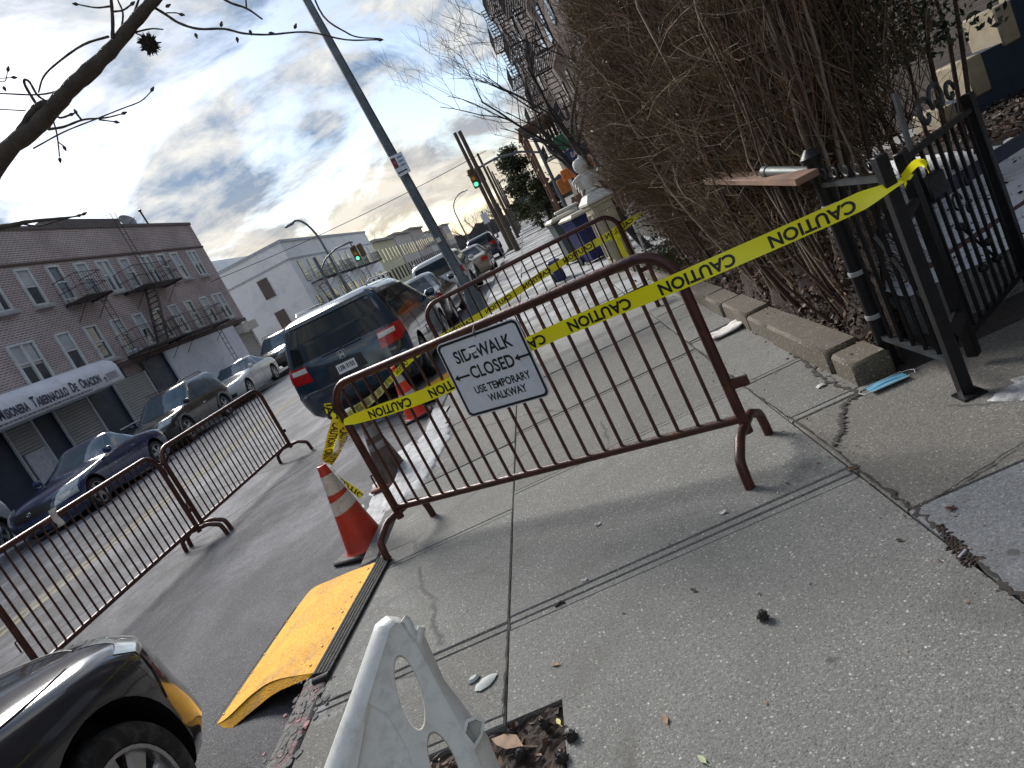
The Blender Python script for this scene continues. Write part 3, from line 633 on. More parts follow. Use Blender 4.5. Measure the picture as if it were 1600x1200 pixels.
# recessed panel and ovals pressed into the face
cut = []
def pocket(cx, cy, rx_, ry_, a, depth):
    m = MB(); rg = []
    for s, dd in ((1.08, -.02), (1.0, .006), (.95, .05), (.93, .17)):
        rg.append([fpx(cx+s*(rx_*math.cos(q)*math.cos(a)-ry_*math.sin(q)*math.sin(a)), cy+s*(rx_*math.cos(q)*math.sin(a)+ry_*math.sin(q)*math.cos(a)), dd)-off for q in np.linspace(0, 2*PI, 29)[:-1]])
    o = m.loft(rg[::-1]).build('cutter', WP, t); cut.append(o)
pocket(640, 1083, 19, 62, R(-16), .030); pocket(697, 1205, 21, 66, R(-20), .030); pocket(760, 1340, 22, 66, R(-20), .030)
tri = [(576, 1096), (604, 1112), (622, 1140), (640, 1175), (652, 1215), (690, 1320), (540, 1320), (556, 1205), (566, 1150)]
m = MB(); d_ = dens(tri, 4); cxy = np.mean(d_, 0); rg = [[fpx(*(cxy+(q-cxy)*s)[:2], dd)-off for q in d_] for s, dd in ((1.03, -.02), (1.0, 0), (.93, .010), (.88, .011))]
cut.append(m.loft(rg[::-1]).build('cutter', WP, t))
boolean(body, cut, 50)
def lug(pts, d0, d1):
    m = MB(); q = [np.array((*p, 0.)) for p in pts]; c_ = np.mean(q, 0)
    o1 = [fpx(*p[:2], d0)-off for p in q]; i1 = [fpx(*(c_+(p-c_)*.72)[:2], d0-.001)-off for p in q]; i2 = [fpx(*(c_+(p-c_)*.62)[:2], d0+.03)-off for p in q]; bk = [fpx(*p[:2], d1)-off for p in q]
    m.loft([bk, o1, i1, i2]); o = m.build('rail_lug', WP, t, smooth=30); return o
lug([(722, 1148), (728, 1124), (744, 1118), (758, 1124), (754, 1150), (741, 1172)], -.022, .06)
for P_l in ([(630, 966), (636, 970), (644, 988), (651, 1010)], [(659, 979), (656, 992), (652, 1012)]): MB().tube([fpx(x_, y_, .012)-off for x_, y_ in P_l], .0085, 10).build('rail_prong', WP, t)
# dirt packed in the open joints, and a crack running to the garden kerb
def dirt_line(pts, w0, w1, seed, z=.0035):
    q = random.Random(seed); P = catmull([(*p[:2], 0) for p in pts], 14); m = MB(); a = []; k = len(P)
    for i, p in enumerate(P):
        t_ = P[min(i+1, k-1)]-P[max(i-1, 0)]; nn = np.array((-t_[1], t_[0])); nn /= np.linalg.norm(nn)+1e-9; w = w0+(w1-w0)*i/k; w *= q.uniform(.25, 1.3); o_ = q.gauss(0, w*.7)
        a.append(((p[0]+nn[0]*(w+o_), p[1]+nn[1]*(w+o_), z), (p[0]+nn[0]*o_, p[1]+nn[1]*o_, z+.001+w*.04), (p[0]-nn[0]*(w-o_), p[1]-nn[1]*(w-o_), z)))
    m.add([x for b_ in a for x in b_], [(i*3+j, i*3+j+1, i*3+j+4, i*3+j+3) for i in range(k-1) for j in range(2)]); return structure(m.build('joint_dirt', DIRT))
dirt_line([gp(1600, 938), gp(1540, 890), gp(1480, 840), gp(1420, 792), gp(1345, 738), gp(1300, 700), gp(1230, 650)], .014, .005, 1)
dirt_line([gp(1230, 652), gp(1164, 605), gp(1113, 565), gp(1032, 502)], .005, .007, 2)
dirt_line([gp(1302, 698), gp(1312, 680), gp(1318, 655), gp(1322, 630), gp(1345, 612)], .012, .018, 3)
dirt_line([gp(786, 1120), gp(793, 1010), gp(797, 920), gp(801, 840)], .005, .003, 4)
dirt_line([gp(1240, 548), gp(1265, 575), gp(1300, 600), gp(1340, 612)], .016, .010, 5)
dirt_line([gp(1433, 795), gp(1500, 755), gp(1600, 692)], .006, .004, 6)
# ------------------------------------------------------------------ cars
GL = glass(); GLB = glass('car_glass_painted_sky', (.055, .095, .125)); TYRE = M('tyre', (.016, .016, .017), .8, 0, .3, 20, .3, 90, dirt=((.14, .14, .14), .5, 10)); RIM = M('rim_alloy', (.42, .42, .43), .32, .85, .15, 12)  # GLB: blue sky reflection painted into the glass base colour
CHROME = M('chrome', (.7, .7, .72), .15, 1., .1); REDL = M('tail_red', (.42, .008, .010), .18, 0, .15, 30, Coat_Weight=1.); CLEARL = M('lamp_clear', (.62, .62, .60), .15, 0, .2, 25, Coat_Weight=1.)
HEADL = M('head_lamp', (.50, .52, .50), .10, .2, .3, 14, Coat_Weight=1.); AMB = M('lamp_amber', (.7, .25, .03), .2, 0, .1); PLATE = M('plate_white', (.78, .79, .82), .4, 0, .1); PINK = M('plate_navy', (.02, .03, .09), .5)
SEAM = M('seam_dark', (.006, .006, .007), .6); TRIM = M('trim_black', (.02, .02, .022), .45)
class Car:
    def __init__(s, layers, cf=.55, nf=2.6, cr=.45, nr=2.8):
        s.L = np.array(layers, float); s.cf, s.nf, s.cr, s.nr = cf, nf, cr, nr
    def at(s, z): return [np.interp(z, s.L[:, 0], s.L[:, k]) for k in (1, 2, 3)]
    def caps(s, yr, yf, w):
        h = (yf-yr)*.49; return min(s.cf, h), min(s.cr, h)
    def outline(s, z, o=0., n=18):
        yr, yf, w = s.at(z); w += o; yf += o; yr -= o; cf, cr = s.caps(yr, yf, w); P = []
        for k in range(n+1): a = PI*k/n; P.append((w*math.copysign(abs(math.cos(a))**(2/s.nf), math.cos(a)), yf-cf+cf*math.sin(a)**(2/s.nf) if 0 < k < n else yf-cf, z))
        for k in range(1, 8): P.append((-w, yf-cf+(yr+cr-yf+cf)*k/8, z))
        for k in range(n+1): a = PI*k/n; P.append((-w*math.copysign(abs(math.cos(a))**(2/s.nr), math.cos(a)), yr+cr-cr*math.sin(a)**(2/s.nr) if 0 < k < n else yr+cr, z))
        for k in range(1, 8): P.append((w, yr+cr+(yf-cf-yr-cr)*k/8, z))
        return P
    def sx(s, y, z):
        yr, yf, w = s.at(z); cf, cr = s.caps(yr, yf, w)
        if y > yf-cf: t = min(1, (y-yf+cf)/cf); return w*(1-t**s.nf)**(1/s.nf)
        if y < yr+cr: t = min(1, (yr+cr-y)/cr); return w*(1-t**s.nr)**(1/s.nr)
        return w
    def fy(s, x, z):
        yr, yf, w = s.at(z); cf, cr = s.caps(yr, yf, w); return yf-cf+cf*(1-min(1, abs(x)/w)**s.nf)**(1/s.nf)
    def ry(s, x, z):
        yr, yf, w = s.at(z); cf, cr = s.caps(yr, yf, w); return yr+cr-cr*(1-min(1, abs(x)/w)**s.nr)**(1/s.nr)
    def body(s, parent, mats, wheels, wr, sub=6):
        zs = []
        for a, b in zip(s.L[:-1, 0], s.L[1:, 0]): zs += list(np.linspace(a, b, max(2, int((b-a)/.06)+1))[:-1])
        zs.append(s.L[-1, 0]); m = MB(); m.loft([s.outline(z) for z in zs]); o = m.build('body', mats, parent); w = s.L[:, 3].max(); cut = []
        for y in wheels:
            for sg in (-1, 1):
                c = MB(); c.lathe([(wr, 0), (wr, .40)], 36, mi=1, Mx=Matrix.Translation((sg*(w-.28), y, wr*.93))@Matrix.Rotation(sg*PI/2, 4, 'Y')); cut.append(c.build('cutter', mats, parent))
        boolean(o, cut); return o
    def patch(s, name, parent, mat, kind, pts, off=.004, n=8, mi=None):
        """four (u, z) corners; u is y on a side, x on front or rear"""
        (a, b, c, d) = [np.array(p, float) for p in pts]
        def f(u, v):
            q = (a*(1-u)+b*u)*(1-v)+(d*(1-u)+c*u)*v
            if kind == 'R': return (s.sx(q[0], q[1])+off, q[0], q[1])
            if kind == 'L': return (-s.sx(q[0], q[1])-off, q[0], q[1])
            if kind == 'F': return (q[0], s.fy(q[0], q[1])+off, q[1])
            return (q[0], s.ry(q[0], q[1])-off, q[1])
        m = MB(); m.grid(f, n, n, flip=(kind in 'LF')); return m.build(name, mat, parent, smooth=60)
    def strip(s, name, parent, mat, kind, pts, wd=.006, off=.003):
        """thin line over the surface through (u, z) points"""
        m = MB(); P = []
        for a, b in zip(pts[:-1], pts[1:]):
            for k in range(6): t = k/6; P.append((a[0]*(1-t)+b[0]*t, a[1]*(1-t)+b[1]*t))
        P.append(pts[-1]); Q = []
        for u, z in P: Q.append({'R': lambda: (s.sx(u, z)+off-wd*.6, u, z), 'L': lambda: (-s.sx(u, z)-off+wd*.6, u, z), 'F': lambda: (u, s.fy(u, z)+off-wd*.6, z), 'B': lambda: (u, s.ry(u, z)-off+wd*.6, z)}[kind]())
        m.tube(Q, wd, 6); return m.build(name, mat, parent)
def wheel(parent, x, y, r, wd, spokes=5, rim=.72, rmat=None):
    sg = 1 if x > 0 else -1; T = Matrix.Translation((x, y, r))@Matrix.Rotation(sg*PI/2, 4, 'Y')
    a = wd/2; R_ = r*rim
    o = MB().lathe([(R_, -a*.9), (r*.93, -a), (r, -a*.7), (r, a*.7), (r*.97, a*.92), (r*.86, a*1.02), (R_*1.03, a*.95), (R_, a*.8)], 40, Mx=T, cap=False).build('wheel', TYRE, parent)
    m = MB(); m.lathe([(R_*1.01, a*.93), (R_*.95, a*.9), (R_*.9, a*.55), (R_*.9, -a*.2)], 36, Mx=T, cap=False); m.build('rim', rmat or RIM, o)
    m = MB()
    for k in range(spokes):
        A = 2*PI*k/spokes+.3; q = []
        for rr_, w, z in ((R_*.16, .055, a*.82), (R_*.55, .038, a*.80), (R_*.95, .055, a*.72)):
            c, s_ = math.cos(A), math.sin(A); q.append([(rr_*c-w*s_*sx, rr_*s_+w*c*sx, z-dz) for sx, dz in ((-1, .012), (-.7, 0), (.7, 0), (1, .012), (1, .05), (-1, .05))])
        V = [[T@Vector(p) for p in ring] for ring in q]; m.loft(V)
    m.lathe([(R_*.22, a*.5), (R_*.22, a*.84), (R_*.15, a*.9), (.001, a*.9)], 16, Mx=T); m.build('spokes', rmat or RIM, o)
    MB().lathe([(.001, -a*.3), (R_*.92, -a*.3), (R_*.92, -a*.25), (.001, -a*.25)], 20, Mx=T, cap=False).build('brake_disc', M('brake_dark', (.03, .03, .032), .6, .4), o)
    return o
def mirror(parent, c, x, y, z, mat, s=1.):
    sg = 1 if x > 0 else -1
    m = MB(); rg = []
    for t, k in ((-.5, .35), (-.42, .8), (-.2, 1), (.2, 1), (.42, .8), (.5, .35)):
        rg.append([(x+sg*.10*s+t*.20*s, y+.055*s*k*math.sin(a)*1.2, z+.075*s*k*math.cos(a)) for a in np.linspace(0, 2*PI, 15)[:-1]])
    m.loft(rg); m.build('mirror', mat, parent)
def car_base(label, mats, layers, wheels, wr, loc, rz, group=None, cat='car', name='parked_car', spokes=5, track=None, tilt=0., **k):
    t = thing(name, label, cat, loc, rz, group, rot=(0, R(tilt), rz)); c = Car(layers, **k); c.body(t, [mats, SEAM], wheels, wr*1.17); w = np.array(layers)[:, 3].max(); tr = track or w-.115
    for y in wheels:
        for s in (-1, 1): wheel(t, s*tr, y, wr, .21, spokes)
    return t, c
def side_glass(c, t, quads, mat=GL):
    for q in quads:
        for s in 'LR': c.patch('side_window', t, mat, s, q)
CARS = 'cars parked along the street'
# --- blue minivan, seen from behind
VB = paint('van_blue', (.004, .026, .052), .14, 1., .35)
vl = [(.20, -2.42, 2.40, .86), (.30, -2.52, 2.50, .93), (.50, -2.585, 2.55, .965), (.62, -2.60, 2.56, .975), (.66, -2.56, 2.56, .978), (.85, -2.545, 2.50, .978), (.98, -2.53, 2.33, .965), (1.06, -2.51, 1.75, .948), (1.10, -2.50, 1.55, .938), (1.35, -2.44, .98, .875), (1.58, -2.36, .50, .80), (1.67, -2.33, .25, .755), (1.715, -2.22, .05, .70), (1.745, -2.02, -.15, .60), (1.76, -1.6, -.6, .42)]
t, c = car_base('dark blue minivan seen from behind, parked by the kerb', VB, vl, (-1.50, 1.50), .335, (-3.33, 13.25, -.09), 0, cat='minivan', name='minivan', tilt=1.2, cf=.7, cr=.34, nr=3.2)
c.patch('rear_window', t, GL, 'B', [(-.80, 1.10), (.80, 1.10), (.70, 1.60), (-.70, 1.60)], n=12)
side_glass(c, t, [[(-2.28, 1.12), (-1.25, 1.11), (-1.25, 1.56), (-2.10, 1.57)], [(-1.20, 1.11), (-.10, 1.10), (-.10, 1.56), (-1.20, 1.56)], [(-.05, 1.10), (1.0, 1.10), (.40, 1.55), (-.05, 1.56)]])
c.patch('windscreen', t, GL, 'F', [(-.80, 1.12), (.80, 1.12), (.68, 1.62), (-.68, 1.62)])
for s in (-1, 1):
    q = lambda *p: [(s*a, b) for a, b in p] if s > 0 else [(s*a, b) for a, b in (p[1], p[0], p[3], p[2])]
    o = c.patch('tail_lamp', t, REDL, 'B', q((.575, .80), (.935, .83), (.925, 1.07), (.60, 1.055)), .008)
    c.patch('tail_lamp_lens', o, CLEARL, 'B', q((.60, .955), (.87, .965), (.87, 1.035), (.61, 1.03)), .011)
    c.patch('tail_lamp_side', t, REDL, 'R' if s > 0 else 'L', [(-2.40, .86), (-2.16, .94), (-2.16, 1.08), (-2.40, 1.08)], .008)
    m = MB(); m.tube([(s*.62, -1.7, 1.755), (s*.66, -1.55, 1.80), (s*.66, .0, 1.80), (s*.60, .2, 1.74)], .018, 8); m.build('roof_rail', CHROME, t)
    mirror(t, c, s*.94, 1.0, 1.12, VB)
c.patch('plate_recess', t, TRIM, 'B', [(-.33, .70), (.30, .70), (.27, .90), (-.28, .90)], .003)
o = c.patch('number_plate', t, PLATE, 'B', [(-.165, .725), (.145, .725), (.145, .87), (-.165, .87)], .008)
m = MB(); addtext(m, 'LER·3155', .105, lambda x, y: (x-.01, c.ry(0, .80)-.0105, .795+y), sx=.66, bold=.004); m.build('lettering', PINK, o, smooth=0)
m = MB(); ey = c.ry(0, .985)-.010                                # maker's emblem: an H in a rounded frame
for s in (-1, 1):
    m.tube([(s*.028, ey-.004, .945), (s*.034, ey-.004, 1.03)], .009, 6)
    m.tube([(0, ey, .928), (s*.05, ey, .932), (s*.066, ey, 1.04), (0, ey, 1.048)], .0035, 5)
m.box((0, ey-.004, .985), (.06, .014, .018)); m.build('emblem', M('badge_silver', (.72, .73, .75), .35, .2, .05), t)
m = MB(); addtext(m, 'ODYSSEY', .050, lambda x, y: (.70+x, c.ry(.70, .74)-.006, .735+y), sx=.85, bold=.001); m.build('model_lettering', CHROME, t, smooth=0)
m = MB(); m.tube([(x, c.ry(x, 1.075)-.012, 1.075) for x in np.linspace(-.30, .36, 8)], .010, 6); m.build('handle_trim', TRIM, t)
m = MB(); m.tube([(.0, c.ry(0, 1.10)-.015, 1.10), (.25, c.ry(.2, 1.14)-.014, 1.135), (.46, c.ry(.4, 1.19)-.014, 1.17)], .007, 6); m.build('rear_wiper', TRIM, t)
c.strip('tailgate_seam', t, SEAM, 'B', [(-.84, 1.62), (-.90, 1.08), (-.88, .72), (-.80, .655), (.80, .655), (.88, .72), (.90, 1.08), (.84, 1.62)], .005)
for s in 'LR':
    c.strip('door_seam', t, SEAM, s, [(-.12, 1.08), (-.12, .32)], .004); c.strip('door_seam', t, SEAM, s, [(1.05, 1.05), (1.05, .32)], .004); c.strip('door_seam', t, SEAM, s, [(-1.22, 1.08), (-1.16, .75)], .004)
    c.strip('slide_track', t, SEAM, s, [(-2.30, 1.0), (-1.25, 1.0)], .006)
    o = c.strip('door_handle', t, VB, s, [(-.35, .98), (-.20, .98)], .014, .012); c.strip('door_handle', t, VB, s, [(.05, .98), (.20, .98)], .014, .012)
c.patch('spoiler_lip', t, VB, 'B', [(-.70, 1.615), (.70, 1.615), (.66, 1.672), (-.66, 1.672)], .035)
c.patch('bumper_step', t, TRIM, 'B', [(-.80, .628), (.80, .628), (.80, .648), (-.80, .648)], .012)
c.patch('bumper_valance', t, TRIM, 'B', [(-.80, .24), (.80, .24), (.85, .36), (-.85, .36)], .005)
# --- generic saloon and SUV
SEDAN = [(.19, -2.22, 2.24, .82), (.30, -2.34, 2.35, .88), (.50, -2.38, 2.40, .905), (.64, -2.38, 2.36, .91), (.74, -2.36, 2.20, .905), (.82, -2.33, 1.85, .895), (.90, -2.25, 1.30, .88), (.96, -2.02, .98, .865), (1.00, -1.72, .88, .85), (1.20, -1.25, .45, .76), (1.35, -.98, .16, .67), (1.41, -.86, .02, .60), (1.44, -.70, -.16, .45)]
SUV = [(.26, -2.12, 2.20, .84), (.36, -2.24, 2.30, .90), (.60, -2.28, 2.34, .93), (.78, -2.28, 2.30, .935), (.92, -2.27, 2.10, .93), (1.00, -2.25, 1.55, .92), (1.05, -2.24, 1.12, .91), (1.30, -2.14, .70, .85), (1.55, -2.0, .34, .78), (1.64, -1.94, .2, .73), (1.69, -1.8, .0, .64), (1.71, -1.5, -.3, .48)]
COUPE = [(.16, -2.16, 2.18, .82), (.26, -2.25, 2.26, .88), (.46, -2.27, 2.30, .92), (.60, -2.27, 2.27, .93), (.70, -2.25, 2.20, .93), (.79, -2.21, 2.02, .92), (.86, -2.12, 1.68, .905), (.92, -1.95, 1.12, .885), (.96, -1.62, .82, .87), (1.0, -1.25, .70, .85), (1.20, -.95, .22, .75), (1.34, -.70, -.08, .65), (1.39, -.58, -.2, .57), (1.41, -.46, -.32, .4)]
def details(c, t, kind, pm, front=True, lamps=True, wing=None):
    S = {'sedan': dict(g=[[(-.62, .99), (.72, .98), (.10, 1.36), (-.40, 1.37)], ], ws=(.72, .99, .54, 1.36), rw=(.70, 1.02, .50, 1.36)), 'suv': dict(g=[[(-2.0, 1.06), (-1.15, 1.06), (-1.15, 1.56), (-1.80, 1.57)], [(-1.08, 1.06), (-.05, 1.06), (-.05, 1.56), (-1.08, 1.56)], [(.02, 1.06), (1.0, 1.06), (.36, 1.52), (.02, 1.55)]], ws=(.80, 1.08, .68, 1.60), rw=(.76, 1.07, .64, 1.56)),
         'coupe': dict(g=[[(-.75, .99), (.55, .985), (-.08, 1.33), (-.52, 1.34)]], ws=(.72, 1.0, .54, 1.35), rw=(.68, 1.02, .50, 1.33))}[kind]
    if kind == 'sedan': S['g'] = [[(-1.30, 1.01), (-.35, .99), (-.35, 1.37), (-.80, 1.36)], [(-.28, .99), (.72, .98), (.14, 1.35), (-.28, 1.37)]]
    side_glass(c, t, S['g'], GLB); a, z0, b, z1 = S['ws']; c.patch('windscreen', t, GLB, 'F', [(-a, z0), (a, z0), (b, z1), (-b, z1)], n=12)
    a, z0, b, z1 = S['rw']; c.patch('rear_window', t, GL, 'B', [(-a, z0), (a, z0), (b, z1), (-b, z1)], n=12)
    hz = {'sedan': (.60, .74), 'suv': (.76, .92), 'coupe': (.56, .76)}[kind]
    for s in (-1, 1):
        q = lambda *p: [(s*u, z) for u, z in p] if s > 0 else [(s*u, z) for u, z in (p[1], p[0], p[3], p[2])]
        if kind == 'coupe': c.patch('headlight', t, HEADL, 'F', q((.52, hz[0]-.03), (.885, hz[0]+.0), (.87, hz[1]+.03), (.62, hz[1]+.05)), .006, 10)
        else: c.patch('headlight', t, HEADL, 'F', q((.52, hz[0]), (.86, hz[0]+.02), (.87, hz[1]), (.58, hz[1]-.01)), .006, 10)
        tz = {'sedan': (.68, .84), 'suv': (.86, 1.10), 'coupe': (.62, .74)}[kind]
        c.patch('tail_lamp', t, REDL, 'B', q((.58, tz[0]), (.88, tz[0]), (.86, tz[1]), (.60, tz[1])), .006)
        mirror(t, c, s*(.86 if kind != 'suv' else .90), {'sedan': .62, 'suv': .86, 'coupe': .42}[kind], {'sedan': 1.02, 'suv': 1.12, 'coupe': 1.03}[kind], pm)
    c.patch('grille', t, TRIM, 'F', [(-.42, hz[0]-.06), (.42, hz[0]-.06), (.50, hz[1]-.05), (-.50, hz[1]-.05)], .006); c.patch('lower_intake', t, TRIM, 'F', [(-.62, .27), (.62, .27), (.66, .40), (-.66, .40)], .006)
    c.patch('number_plate', t, PLATE, 'B', [(-.16, .66), (.16, .66), (.16, .80), (-.16, .80)], .008)
    for s in 'LR':
        for y in ((-.30, .78) if kind != 'coupe' else (-.70, .66)): c.strip('door_seam', t, SEAM, s, [(y, {'sedan': .96, 'suv': 1.03, 'coupe': .91}[kind]), (y, .28)], .004)
        c.strip('door_handle', t, pm if kind != 'suv' else CHROME, s, [(-.22 if kind != 'coupe' else -.62, .82), (-.06 if kind != 'coupe' else -.46, .82)], .013, .012)
        if kind == 'suv':
            c.strip('sill_trim', t, TRIM, s, [(-.95, .36), (.95, .36)], .035, .03)
            for y in (-1.38, 1.38):
                m = MB(); sg = 1 if s == 'R' else -1; m.tube([(sg*(c.sx(y, .6)+.012), y+.45*math.cos(a), .36+.45*math.sin(a)) for a in np.linspace(.1, PI-.1, 14)], .034, 8); m.build('arch_trim', wing or TRIM, t)
    if kind == 'suv':
        for s in (-1, 1): MB().tube([(s*.62, -1.6, 1.70), (s*.64, -1.4, 1.76), (s*.64, -.1, 1.76), (s*.60, .12, 1.68)], .018, 8).build('roof_rail', TRIM, t)
KIND = {'sedan': (SEDAN, (-1.38, 1.42), .315), 'suv': (SUV, (-1.38, 1.38), .365), 'coupe': (COUPE, (-1.30, 1.32), .325)}
def make_car(kind, label, pm, loc, rz, cat='car', group=CARS, **k):
    L, wh, wr = KIND[kind]; cc = dict(cf=.75, nf=2.3, cr=.5, nr=2.6) if kind != 'suv' else dict(cf=.6, nf=2.6, cr=.3, nr=3.)
    t, c = car_base(label, pm, L, wh, wr, loc, rz, group, cat, **cc); details(c, t, kind, pm, **k); return t, c
# across the street, facing us
NAVY = paint('coupe_navy', (.014, .034, .105), .15, 1., .3); DKG = paint('suv_dark', (.010, .014, .013), .2, 1., .4); WHT = paint('car_white', (.62, .63, .61), .22, 1., .3); SILV = paint('car_silver', (.42, .44, .46), .25, 1., .3)
t, c = make_car('coupe', 'dark blue sports coupe with round headlights parked across the street', NAVY, (-12.2, 16.9, -.03), PI); t.scale = (1.05, 1.05, 1.05)
m = MB(); m.tube([(.055*math.cos(a), c.fy(0, .60)+.014, .615+.036*math.sin(a)) for a in np.linspace(0, 2*PI, 21)], .005, 6); m.tube([(.005, c.fy(0, .6)+.016, .64), (-.010, c.fy(0, .6)+.016, .60), (.032, c.fy(0, .6)+.016, .598)], .005, 6); m.build('emblem', CHROME, t)
make_car('suv', 'dark green black SUV with grey wheel arches parked behind the blue coupe', DKG, (-12.55, 22.3, .02), PI, wing=M('arch_grey', (.16, .165, .16), .5))
make_car('sedan', 'white saloon car parked across the street in front of the white painted wall', WHT, (-12.9, 28.3, .10), PI)
make_car('suv', 'dark brown SUV with pale bonnet parked by the shutter, half hidden by the minivan', paint('suv_bronze', (.06, .05, .038), .25, 1., .5), (-13.1, 34.6, .16), PI)
make_car('suv', 'silver car cut off by the left edge beside the blue coupe', SILV, (-14.9, 14.3, .05), PI+.1)
# our side, beyond the minivan
make_car('sedan', 'black saloon car with pale roof parked ahead of the blue minivan', paint('car_black', (.014, .015, .018), .18, 1., .6), (-3.45, 19.6, -.09), 0)
make_car('suv', 'silver grey SUV partly behind the lamp post', SILV, (-3.35, 26.2, -.09), 0)
make_car('sedan', 'sandy beige saloon car in the row beyond the lamp post', paint('car_sand', (.24, .19, .12), .25, 1., .5), (-3.0, 33.4, -.09), 0)
make_car('suv', 'dark navy SUV farthest along the kerb near the wooden poles', paint('suv_navy', (.012, .022, .05), .2, 1., .4), (-3.1, 47.5, -.09), 0)
make_car('sedan', 'small pale car beyond the navy SUV', WHT, (-4.6, 60.5, -.09), 0)
# --- the dark car at the bottom left, front corner close to us
BK = paint('near_car_black', (.034, .036, .044), .14, 1., .15)
nl = [(.20, -2.2, 2.20, .84), (.26, -2.3, 2.32, .885), (.34, -2.36, 2.385, .90), (.44, -2.38, 2.37, .905), (.56, -2.38, 2.33, .915), (.68, -2.38, 2.31, .92), (.78, -2.37, 2.27, .915), (.845, -2.35, 2.17, .905), (.89, -2.33, 2.0, .885), (.94, -2.3, 1.68, .868), (.99, -2.2, 1.2, .85), (1.03, -2.0, .95, .835), (1.07, -1.7, .85, .82), (1.27, -1.2, .45, .74), (1.43, -.9, .1, .65), (1.5, -.8, -.1, .5)]
t, c = car_base('shiny black car front corner with alloy wheel at the bottom left', BK, nl, (-1.40, 1.47), .335, (-3.12, .80, -.125), R(-2), name='parked_car', spokes=9, cf=.66, nf=2.5, track=.80)
c.patch('headlight', t, HEADL, 'F', [(.55, .785), (.878, .755), (.872, .835), (.62, .882)], .006, 14)
c.patch('headlight', t, HEADL, 'F', [(-.878, .755), (-.55, .785), (-.62, .882), (-.872, .835)], .006, 14)
c.patch('windscreen', t, GL, 'F', [(-.74, 1.09), (.74, 1.09), (.58, 1.42), (-.58, 1.42)]); side_glass(c, t, [[(-1.2, 1.09), (-.3, 1.08), (-.3, 1.42), (-.7, 1.42)], [(-.24, 1.08), (.72, 1.07), (.10, 1.41), (-.24, 1.42)]])
for s in 'LR':
    c.strip('bumper_seam', t, SEAM, s, [(1.90, .76), (1.89, .66), (1.86, .55)], .003, .002)
    c.strip('bonnet_seam', t, SEAM, s, [(1.66, .90), (1.35, .925), (1.0, .955), (.7, 1.0)], .005, .002)
    c.strip('door_seam', t, SEAM, s, [(.78, .95), (.78, .3)], .004)
    pass
c.strip('bonnet_seam', t, SEAM, 'F', [(-.62, .884), (-.3, .865), (.3, .865), (.62, .884)], .005, .002)
c.patch('lower_intake', t, TRIM, 'F', [(-.55, .26), (.55, .26), (.55, .42), (-.55, .42)], .005); c.patch('grille', t, TRIM, 'F', [(-.45, .50), (.45, .50), (.5, .64), (-.5, .64)], .005); c.patch('bumper_trim', t, TRIM, 'F', [(-.86, .225), (.86, .225), (.86, .25), (-.86, .25)], .012)
# ------------------------------------------------------------------ brick church building across the street
BRK = brick('facade_brick', (.39, .275, .26), (.25, .19, .185), (.72, .69, .68), bw=.23, bh=.085, msize=.014); STONE = M('stone_trim', (.36, .36, .36), .8, 0, .2, 3, .2, 30); FRM = M('window_frame', (.55, .57, .58), .5, 0, .15, 4); WGL = glass('window_glass', (.05, .06, .07)); BLIND = M('window_blind', (.42, .44, .46), .7, 0, .2, 1.5)
SHUT = NT('roller_shutter'); zz = SHUT.sep()[2]; st = SHUT.ramp(SHUT.math('FRACT', SHUT.math('MULTIPLY', zz, 9.0)), [(.0, 0.), (.2, 1.), (.75, 1.), (1., 0.)]); SHUT.bump(st, .9, .04)
SHUTM = SHUT.fin(SHUT.mix(SHUT.noise(1.2, 6, .6), (.30, .30, .29), (.42, .41, .39)), .55)
NAVYP = M('navy_panel', (.020, .032, .060), .5, 0, .3, 1.2, .1, 20); ROOF = M('roof_tar', (.05, .05, .05), .9)
def wallbox(m, x0, x1, y0, y1, z0, z1, mi=0): m.box(((x0+x1)/2, (y0+y1)/2, (z0+z1)/2), (x1-x0, y1-y0, z1-z0), mi)
def window(par, x, y, z0, z1, w, style=0, lintel=True):
    """sash window on a wall facing +X"""
    m = MB(); t_ = .09; h = z1-z0
    for yy in (y-w/2+t_/2, y+w/2-t_/2): m.box((x+.03, yy, (z0+z1)/2), (.10, t_, h), b=.012)
    for q in (z0+t_/2, z1-t_/2): m.box((x+.028, y, q), (.10, w-2*t_, t_), b=.012)
    m.box((x+.02, y, z0+h*.52), (.07, w-2*t_, .07), b=.01); 
    if style == 2: m.box((x+.03, y, (z0+z1)/2), (.10, .12, h-2*t_), b=.012)
    o = m.build('window', FRM, par)
    MB().box((x-.012, y, (z0+z1)/2), (.03, w-2*t_, h-2*t_)).build('pane', WGL, o)
    if style != 1: MB().box((x+.006, y-.02*style, z0+h*(.76 if style == 0 else .70)), (.012, w-2*t_-.04, h*(.40 if style == 0 else .52))).build('blind', BLIND, o)
    MB().box((x+.08, y, z0-.07), (.24, w+.22, .13), b=.02).build('sill', STONE, o)
    return o
BX = -17.0; BY0, BY1 = 9.0, 42.0; BT = 9.35
t = thing('church_building', 'three storey brown brick building with a church awning across the street', 'building', (BX, 26, 0)); O = Vector((BX, 26, 0))
class Off:                                                           # builds in place, then hangs the mesh on its thing
    pass
def part(m, name, mats, par, **k):
    w = par.location if par.parent is None else par.parent.location
    m.v = [(a-w[0], b-w[1], c-w[2]) for a, b, c in m.v]; return m.build(name, mats, par, **k)
m = MB(); wallbox(m, BX-11, BX, BY0, BY1, 3.45, BT); wallbox(m, BX-11, BX-.25, BY0, BY1, -.1, 3.45); part(m, 'wall', BRK, t, smooth=0)
m = MB(); wallbox(m, BX-.4, BX+.06, BY0, BY1+.02, BT, BT+.14); wallbox(m, BX-.4, BX+.05, 29.4, 34.8, BT+.14, BT+.42); part(m, 'coping', M('coping_dark', (.12, .10, .10), .8), t, smooth=0)
